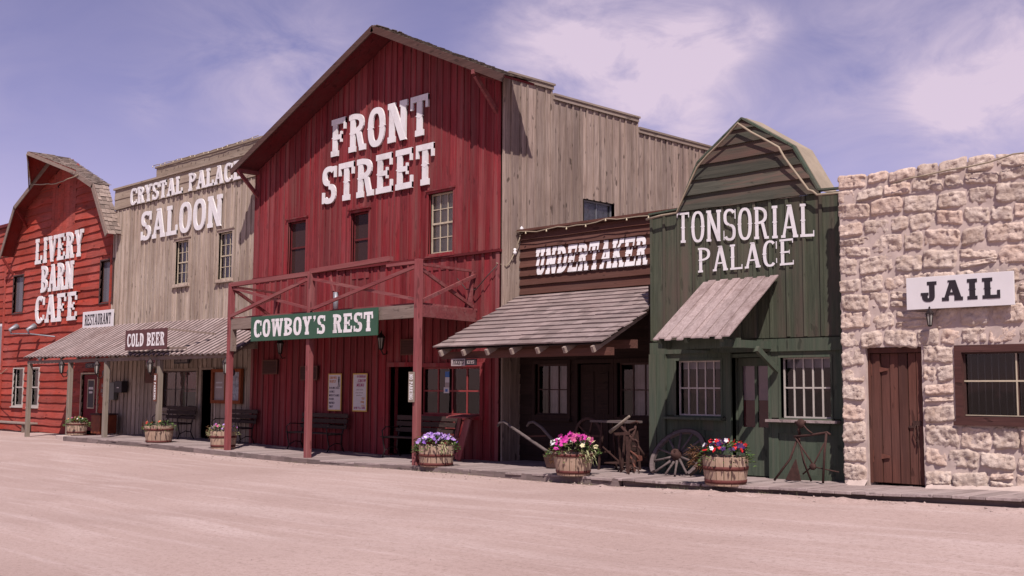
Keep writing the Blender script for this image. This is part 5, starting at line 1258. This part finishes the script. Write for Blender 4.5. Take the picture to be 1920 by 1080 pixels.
def planter(plabel, flabel, x, y, z, rt, rb, h, leaves, cols, trail=None, nl=260, nf=46, fr=.03, hoops=(.12, .62), seed=1, spread=1.18, tall=.2):
    rg = random.Random(seed)
    t = thing('barrel_planter', plabel, 'planter', (x, y, z), 'half-barrel planters along the walk')
    mb = MB(); n = 18
    for i in range(n):          # staves
        a0_, a1_ = 2*math.pi*(i+.05)/n, 2*math.pi*(i+.95)/n; lv = [0, .5, 1]; vs = []; dj = rg.uniform(-.003, .003)
        for f in lv:
            r = rb+(rt-rb)*f+.035*rt*math.sin(f*math.pi*.8)+dj
            for (aa, rr) in ((a0_, r), (a1_, r), (a1_, r-.025), (a0_, r-.025)): vs.append((x+rr*math.cos(aa), y+rr*math.sin(aa), z+h*f+(rg.uniform(-.004, .006) if f == 1 else 0)))
        fs = [(0, 1, 2, 3), (8, 11, 10, 9)]
        for k in range(2):
            for j in range(4): fs.append((k*4+j, k*4+(j+1) % 4, (k+1)*4+(j+1) % 4, (k+1)*4+j))
        mb.add(vs, fs)
    mb.lathe((x, y, z+.005), [(0, 0), (rb-.01, 0), (rb-.01, .02), (0, .02)], 18); mb.build('tub', 'tub_wood', t)
    for hf in hoops:
        f0_, f1_ = hf-.065, hf+.065; R_ = lambda f: rb+(rt-rb)*f+.035*rt*math.sin(f*math.pi*.8)+.007
        mb = MB(); mb.lathe((x, y, z), [(R_(f0_)-.01, h*f0_), (R_(f0_), h*f0_), (R_(f1_), h*f1_), (R_(f1_)-.01, h*f1_)], 28); mb.build('hoop', 'hoop_rust', t)
    mb = MB(); mb.lathe((x, y, z+h-.05), [(0, .015), (rt-.03, 0), (rt-.03, -.02)], 18); mb.build('soil', 'soil', t)
    p = thing('flowering_plant', flabel, 'flowers', (x, y, z+h-.04), 'flowers growing in the barrels')
    mb = MB()
    def dome(r): 
        q = math.hypot(*r)/(rt*spread); return z+h-.02+tall*math.sqrt(max(0, 1-q*q))
    for i in range(nl):
        r = rgpt(rg, rt*spread); zt_ = dome(r); q = Vector((x+r[0], y+r[1], zt_-rg.uniform(0, .10)-(.05 if math.hypot(*r) > rt else 0)))
        leaf(mb, q, Vector((r[0]+rg.uniform(-.15, .15), r[1]+rg.uniform(-.15, .15), rg.uniform(-.05, .22))), rg.uniform(.05, .10), rg.uniform(.012, .024))
    mb.build('leaves', leaves, p, recalc=False)
    if trail:
        for (m, dx, dy, num, L) in trail:
            mb = MB()
            for i in range(num):
                r = rgpt(rg, .15); q = Vector((x+dx+r[0], y+dy+r[1]*.8, z+h-rg.uniform(-.12, .16))); leaf(mb, q, Vector((dx*2+rg.uniform(-.5, .5), dy+rg.uniform(-.5, .3), rg.uniform(-.8, .7))), rg.uniform(.06, .06+L), rg.uniform(.008, .018))
            mb.build('trailing_leaves', m, p, recalc=False)
    tot = sum(c[1] for c in cols)
    for m, wgt, zone in cols:
        mb = MB()
        for i in range(max(3, int(nf*wgt/tot))):
            r = rgpt(rg, rt*spread*.95)
            if zone is not None: r = (zone*rt+r[0]*.5, r[1])
            flower(mb, Vector((x+r[0], y+r[1], dome(r)+rg.uniform(-.02, .035))), fr*rg.uniform(.75, 1.2), rg)
        mb.build('blossoms', m, p, recalc=False)
planter('small half-barrel planter at the left end by the cafe door', 'orange and white blossoms over green leaves beside the cafe door', -33.35, 14.5, .19, .30, .27, .36, 'leaf', [('petal_orange', 3, -.4), ('petal_white', 2, -.3), ('petal_pink', 1, .2)], nl=200, nf=14, seed=3, tall=.18, hoops=(.25, .9))
planter('half-barrel planter directly behind the fourth porch post', 'reddish trailing plant behind the fourth porch post', -27.95, 14.38, .165, .37, .32, .44, 'leaf', [('petal_orange', 1, -.4), ('petal_red', 1, -.6)], trail=[('leaf_brown', -.42, -.1, 90, .08)], nl=170, nf=10, seed=4, tall=.14, hoops=(.08, .8))
planter('half-barrel planter behind the leftmost red balcony post', 'pale pink and violet blossoms behind the leftmost red post', -24.62, 14.36, .14, .31, .285, .42, 'leaf_pale', [('petal_pink', 2, None), ('petal_lilac', 3, None), ('petal_violet', 2, None)], trail=[('leaf_brown', -.38, -.1, 60, .06)], nl=190, nf=30, seed=5, tall=.2, hoops=(.18, .7))
planter('round barrel planter with two dark hoops at the foot of the right balcony post', 'dense lilac and violet petunias beside the right balcony post', -16.42, 14.16, .15, .335, .31, .39, 'leaf', [('petal_lilac', 5, None), ('petal_violet', 2, .4), ('petal_white', .6, None)], trail=[('leaf_dark', -.40, -.05, 110, .06), ('leaf_pale', .36, -.1, 40, .05)], nl=320, nf=90, fr=.036, seed=6, tall=.23, spread=1.3, hoops=(.12, .55))
planter('narrow tapered barrel planter before the undertaker porch', 'magenta and white petunias with pale sprigs before the undertaker porch', -12.72, 13.98, .20, .33, .27, .36, 'leaf', [('petal_magenta', 5, .1), ('petal_pink', 3, .1), ('petal_white', 2.4, -.55), ('petal_cream', 1, .5)], trail=[('leaf_pale', .36, -.05, 60, .10), ('leaf_brown', -.34, -.05, 60, .07), ('leaf_pale', .05, .0, 14, .16)], nl=320, nf=84, fr=.050, seed=7, tall=.30, spread=1.35, hoops=(.17, .93))
planter('largest barrel planter with broad rusty hoops before the green shop door', 'red and purple petunias with a drooping brown clump before the green shop', -9.72, 14.03, .225, .335, .295, .42, 'leaf', [('petal_red', 4, None), ('petal_purple', 4, None), ('petal_white', 1.0, -.3)], trail=[('leaf_brown', -.34, -.16, 240, .09)], nl=320, nf=66, fr=.043, seed=8, tall=.24, spread=1.22, hoops=(.14, .60))

# ------------------------------------------------------------------ benches
def make_bench(x, y, w, zb, label):
    t = thing('bench', label, 'bench', (x, y, zb), 'slatted iron-legged benches on the boardwalk')
    mb = MB()
    for k in range(4): mb.box(x-w/2, x+w/2, y-.42+k*.10, y-.34+k*.10, zb+.43, zb+.455)
    mb.build('seat', 'bench_wood', t)
    mb = MB()
    for k in range(3): mb.bar((x-w/2, y+.03+.02*k, zb+.60+.13*k), (x+w/2, y+.03+.02*k, zb+.60+.13*k), .02, .10)
    mb.build('backrest', 'bench_wood', t)
    for s in (-1, 1):
        X_ = x+s*(w/2-.1); mb = MB()
        mb.tube([(X_, y-.44, zb), (X_, y-.38, zb+.14), (X_, y-.42, zb+.30), (X_, y-.44, zb+.42)], .016, 6); mb.tube([(X_, y+.06, zb), (X_, y-.04, zb+.2), (X_, y-.02, zb+.42), (X_, y+.05, zb+.62), (X_, y+.09, zb+.92)], .016, 6)
        mb.tube([(X_, y-.44, zb+.42), (X_, y-.02, zb+.42)], .014, 6); mb.tube([(X_, y-.38, zb+.14), (X_, y-.2, zb+.22), (X_, y-.04, zb+.2)], .012, 6)
        mb.build('leg', 'iron', t)
        mb = MB(); mb.tube([(X_, y-.44, zb+.42), (X_, y-.46, zb+.58), (X_, y-.36, zb+.66), (X_, y+.02, zb+.64)], .014, 6); mb.build('armrest', 'iron', t)
    return t
b0 = make_bench(-30.0, 16.05, 1.7, .18, 'dark slatted bench below the big saloon window')
def dup_bench(x, y, z, label, w):
    r = b0.copy(); COL.objects.link(r); r.location = (x, y, z); r['label'] = label; r.scale.x = w/1.7
    for ch in list(b0.children):
        c = ch.copy(); COL.objects.link(c); c.parent = r
    return r
dup_bench(-26.6, 16.0, .14, 'dark slatted bench between the notice case and the red wall', 1.5)
dup_bench(-22.75, 15.95, .11, 'dark slatted bench on the red wall below the posters', 1.9)
dup_bench(-18.75, 15.85, .125, 'dark slatted bench under the ticket window beside the doorway', 2.1)
t = thing('ticket_shelf', 'sloping red wooden stand with a small ledge below the ticket window', 'shelf', (-17.4, 15.7, .15))
mb = MB(); mb.hexa([(-17.62, 15.45, 1.02), (-17.0, 15.45, 1.02), (-17.15, 15.95, 1.06), (-17.75, 15.95, 1.06), (-17.62, 15.45, 1.05), (-17.0, 15.45, 1.05), (-17.15, 15.95, 1.09), (-17.75, 15.95, 1.09)]); mb.build('ledge', 'red_post', t)
mb = MB(); mb.bar((-17.05, 15.55, 1.02), (-17.30, 15.5, .17), .17, .035, up=(0, 1, 0)); mb.bar((-17.62, 15.85, 1.04), (-17.75, 15.75, .17), .10, .035, up=(0, 1, 0)); mb.build('leg', 'red_post', t)
mb = MB(); mb.bar((-17.2, 15.55, .58), (-17.8, 15.75, .58), .05, .07); mb.bar((-17.28, 15.5, .26), (-17.8, 15.75, .26), .05, .07); mb.build('cross_rail', 'red_beam', t)

# ------------------------------------------------------------------ old tools on the undertaker and barber porches
t = thing('walking_plow', 'wooden walking plow with two curved handles at the undertaker porch', 'plow', (-14.4, 14.9, .18))
for dy in (0, .42):
    mb = MB(); mb.tube([(-15.66+dy*.9, 15.05+dy, .91), (-15.6+dy*.9, 15.05+dy, .98), (-15.48+dy*.9, 15.05+dy, 1.0), (-15.28+dy*.9, 15.06+dy, .90), (-14.5+dy*.4, 15.2+dy*.6, .48), (-14.15, 15.35, .34)], [.022, .026, .028, .03, .032, .03], 8); mb.build('handle', 'wheel_wood', t)
mb = MB(); mb.bar((-15.0, 15.1, .74), (-14.8, 15.5, .74), .03, .03); mb.bar((-14.6, 15.3, .42), (-13.9, 15.35, .48), .08, .1); mb.build('beam', 'brown_board', t)
mb = MB(); mb.hexa([(-14.5, 15.2, .18), (-13.9, 15.25, .18), (-13.9, 15.3, .18), (-14.5, 15.4, .18), (-14.6, 15.2, .42), (-14.1, 15.26, .46), (-14.1, 15.3, .46), (-14.6, 15.35, .44)]); mb.build('share', 'rust', t)
t = thing('treadle_machine', 'rusty treadle machine with a flywheel and table top in porch shade', 'machine', (-13.4, 15.7, .18))
mb = MB(); cx_, cz_ = -13.72, .78
mb.lathe((cx_, 15.5, cz_), [(.29, -.025), (.34, -.025), (.34, .025), (.29, .025), (.29, -.025)], 26, 'Y'); mb.lathe((cx_, 15.5, cz_), [(0, -.03), (.05, -.03), (.05, .03), (0, .03)], 10, 'Y')
for k in range(5): a = 2*math.pi*k/5; mb.bar((cx_, 15.5, cz_), (cx_+.3*math.cos(a), 15.5, cz_+.3*math.sin(a)), .03, .02, up=(0, 1, 0))
mb.build('flywheel', 'rust', t)
mb = MB(); mb.box(-13.65, -12.75, 15.45, 15.85, 1.03, 1.07); mb.build('table', 'wheel_wood', t)
for x in (-13.4, -12.85):
    mb = MB(); mb.bar((x, 15.5, 1.03), (x-.04, 15.45, .18), .03, .03); mb.bar((x, 15.8, 1.03), (x+.04, 15.85, .18), .03, .03); mb.bar((x, 15.5, .5), (x, 15.8, .5), .02, .03); mb.build('leg', 'rust', t)
mb = MB(); mb.box(-13.35, -12.9, 15.5, 15.8, .30, .32); mb.bar((-13.1, 15.65, .32), (-13.6, 15.55, .70), .02, .02); mb.build('treadle', 'rust', t)
t = thing('pump_stand', 'wooden-handled hand pump on a rusty stand in front of the right undertaker window', 'pump', (-12.4, 14.8, .19))
mb = MB(); mb.tube([(-12.65, 14.85, .90), (-12.42, 14.75, .99), (-11.98, 14.55, 1.18)], [.035, .03, .022], 8); mb.build('handle', 'post_wood', t)
mb = MB(); mb.bar((-12.3, 14.9, .19), (-12.32, 14.9, .88), .045, .03); mb.bar((-12.6, 14.9, .86), (-12.28, 14.9, .88), .05, .05); mb.bar((-12.62, 15.1, .19), (-12.55, 14.95, .86), .03, .03); mb.build('frame', 'rust', t)
t = thing('cultivator', 'tangled rusty cultivator leaning by the green corner post', 'farm tool', (-12.3, 15.3, .2))
rg = random.Random(44); mb = MB()
zc_ = [(-12.48, 15.35, 1.05), (-12.5, 15.3, .85), (-12.56, 15.25, .7), (-12.58, 15.3, .5), (-12.5, 15.3, .32), (-12.5, 15.3, .2)]
mb.tube(zc_, [.02, .03, .035, .03, .03, .02], 6); mb.tube([(-12.7, 15.2, .98), (-12.45, 15.3, .7), (-12.32, 15.4, .45)], .024, 6); mb.build('shaft', 'rust', t)
for i in range(9):
    z = .24+.1*i; a = rg.uniform(0, 6.28); mb = MB(); p0 = Vector((-12.52+.03*math.sin(i*2), 15.28, z)); d = Vector((math.cos(a)*.16, math.sin(a)*.1, rg.uniform(-.1, .08)))
    mb.tube([p0-d*.2, p0+d*.6, p0+d+Vector((0, 0, -.05))], [.016, .02, .008], 6)
    if i % 3 == 0: q = p0+d; mb.hexa([q+Vector(v)*.05 for v in ((-1, -.3, -1.2), (1, -.3, -.8), (1, .3, -.8), (-1, .3, -1.2), (-.6, -.3, 1), (.8, -.3, .8), (.8, .3, .8), (-.6, .3, 1))])
    mb.build('tine', 'rusty_hinge' if i < 4 else 'rust', t)
mb = MB()
for i in range(6): a = math.pi*i/5; mb.tube([(-12.5, 15.25, .3), (-12.5+.17*math.cos(a), 15.2-.1*math.sin(a), .27), (-12.5+.24*math.cos(a), 15.15-.14*math.sin(a), .20)], [.014, .016, .006], 5)
mb.build('feet', 'rust', t)
t = thing('wagon_wheel', 'large weathered wooden wagon wheel leaning on the green corner', 'wheel', (-11.6, 15.2, .22))
c0 = Vector((-11.42, 15.12, .53)); RR = .52; ty = Vector((0, .58, .815)); tx = Vector((1, 0, 0)); tn = Vector((0, -.815, .58))
def wp(a, r, n=0.): return c0+tx*r*math.cos(a)+ty*r*math.sin(a)+tn*n
mb = MB(); A0, A1, N = R(-42), R(222), 44; vs = []
for i in range(N+1):
    a = A0+(A1-A0)*i/N; vs += [wp(a, RR, .03), wp(a, RR-.065, .03), wp(a, RR-.065, -.03), wp(a, RR, -.03)]
fs = [(i*4+j, i*4+(j+1) % 4, (i+1)*4+(j+1) % 4, (i+1)*4+j) for i in range(N) for j in range(4)]+[(0, 1, 2, 3), (N*4+3, N*4+2, N*4+1, N*4)]
mb.add(vs, fs); mb.build('rim', 'wheel_wood', t)
mb = MB(); vs = []
for i in range(N+1):
    a = A0+(A1-A0)*i/N; vs += [wp(a, RR+.012, .028), wp(a, RR+.001, .028), wp(a, RR+.001, -.028), wp(a, RR+.012, -.028)]
mb.add(vs, fs); mb.build('tyre', 'iron', t)
for k in range(12):
    a = R(15+30*k); end = RR-.06
    if math.sin(a) < -.1: end = min(end, (.53-.235)/(.815*-math.sin(a)))
    p0, p1 = wp(a, .09), wp(a, end); mb = MB(); mb.tube([p0, p0.lerp(p1, .5), p1], [.026, .018, .021], 7); mb.build('spoke', 'wheel_wood', t)
mb = MB()
prof = [(.0, -.10), (.05, -.10), (.085, -.06), (.10, 0), (.085, .08), (.06, .13), (.03, .13), (.025, .06), (0, .06)]; n = 16; vs = []
for (r, h) in prof:
    for k in range(n): vs.append(wp(2*math.pi*k/n, r, h))
mb.add(vs, [(i*n+k, i*n+(k+1) % n, (i+1)*n+(k+1) % n, (i+1)*n+k) for i in range(len(prof)-1) for k in range(n)], True); mb.build('hub', 'rust', t)
t = thing('saw_frame', 'rusty iron foot-treadle stand with crossed braces before the right barber window', 'machine', (-8.9, 14.95, .26))
def rod(nm, pts, r=.014): mb = MB(); mb.tube(pts, r, 6); mb.build(nm, 'rust', t)
rod('leg', [(-9.38, 14.80, .27), (-9.16, 14.9, .60), (-9.05, 15.0, 1.0)], .017); rod('leg', [(-8.93, 15.1, .27), (-9.02, 15.05, .55), (-9.08, 15.0, .95)], .017)
rod('leg', [(-8.62, 14.9, .27), (-8.60, 14.92, .7), (-8.56, 14.92, 1.0)], .02)
rod('brace', [(-9.1, 14.95, .92), (-8.80, 14.95, .52)], .014); rod('brace', [(-8.60, 14.92, .85), (-8.80, 14.95, .52), (-8.98, 14.95, .38)], .013); rod('brace', [(-8.85, 14.97, .50), (-8.4, 14.97, .44)], .009)
rod('crossbar', [(-9.12, 14.95, .93), (-8.85, 14.95, .96), (-8.55, 14.93, 1.01), (-8.50, 14.92, .98)], .018)
mb = MB(); mb.lathe((-9.0, 14.95, 1.13), [(0, -.03), (.06, -.03), (.07, 0), (.06, .03), (0, .03)], 12, 'Y'); mb.tube([(-9.0, 14.95, 1.13), (-9.04, 14.95, 1.04), (-9.05, 15, .95)], .022, 6); mb.tube([(-8.97, 14.95, 1.12), (-8.88, 14.93, 1.04), (-8.80, 14.93, .99)], .012, 6); mb.tube([(-9.1, 14.95, 1.14), (-8.92, 14.95, 1.15)], .02, 6); mb.build('head', 'rust', t)
mb = MB(); mb.prism([(-9.24, .28), (-8.98, .28), (-9.06, .60)], front(14.9), 0, .02); mb.lathe((-8.80, 14.93, .50), [(0, -.02), (.05, -.02), (.05, .02), (0, .02)], 10, 'Y'); mb.build('treadle', 'rust', t)
t = thing('string_flag', 'end of a red pennant on a thin line at the far left of the barn', 'pennant', (-45, 16, 2.4))
mb = MB(); mb.tube([(-44.9, 15.7, 2.75), (-43.6, 15.6, 2.25), (-42.0, 15.4, 2.1), (-41.0, 15.2, 2.25)], .012); mb.build('line', 'cable_tan', t)
mb = MB(); mb.hexa([(-45.3, 15.7, 2.5), (-44.95, 15.7, 2.72), (-44.95, 15.73, 2.72), (-45.3, 15.73, 2.5), (-45.3, 15.7, 2.66), (-44.9, 15.7, 2.80), (-44.9, 15.73, 2.80), (-45.3, 15.73, 2.66)]); mb.build('cloth', 'red_cloth', t)
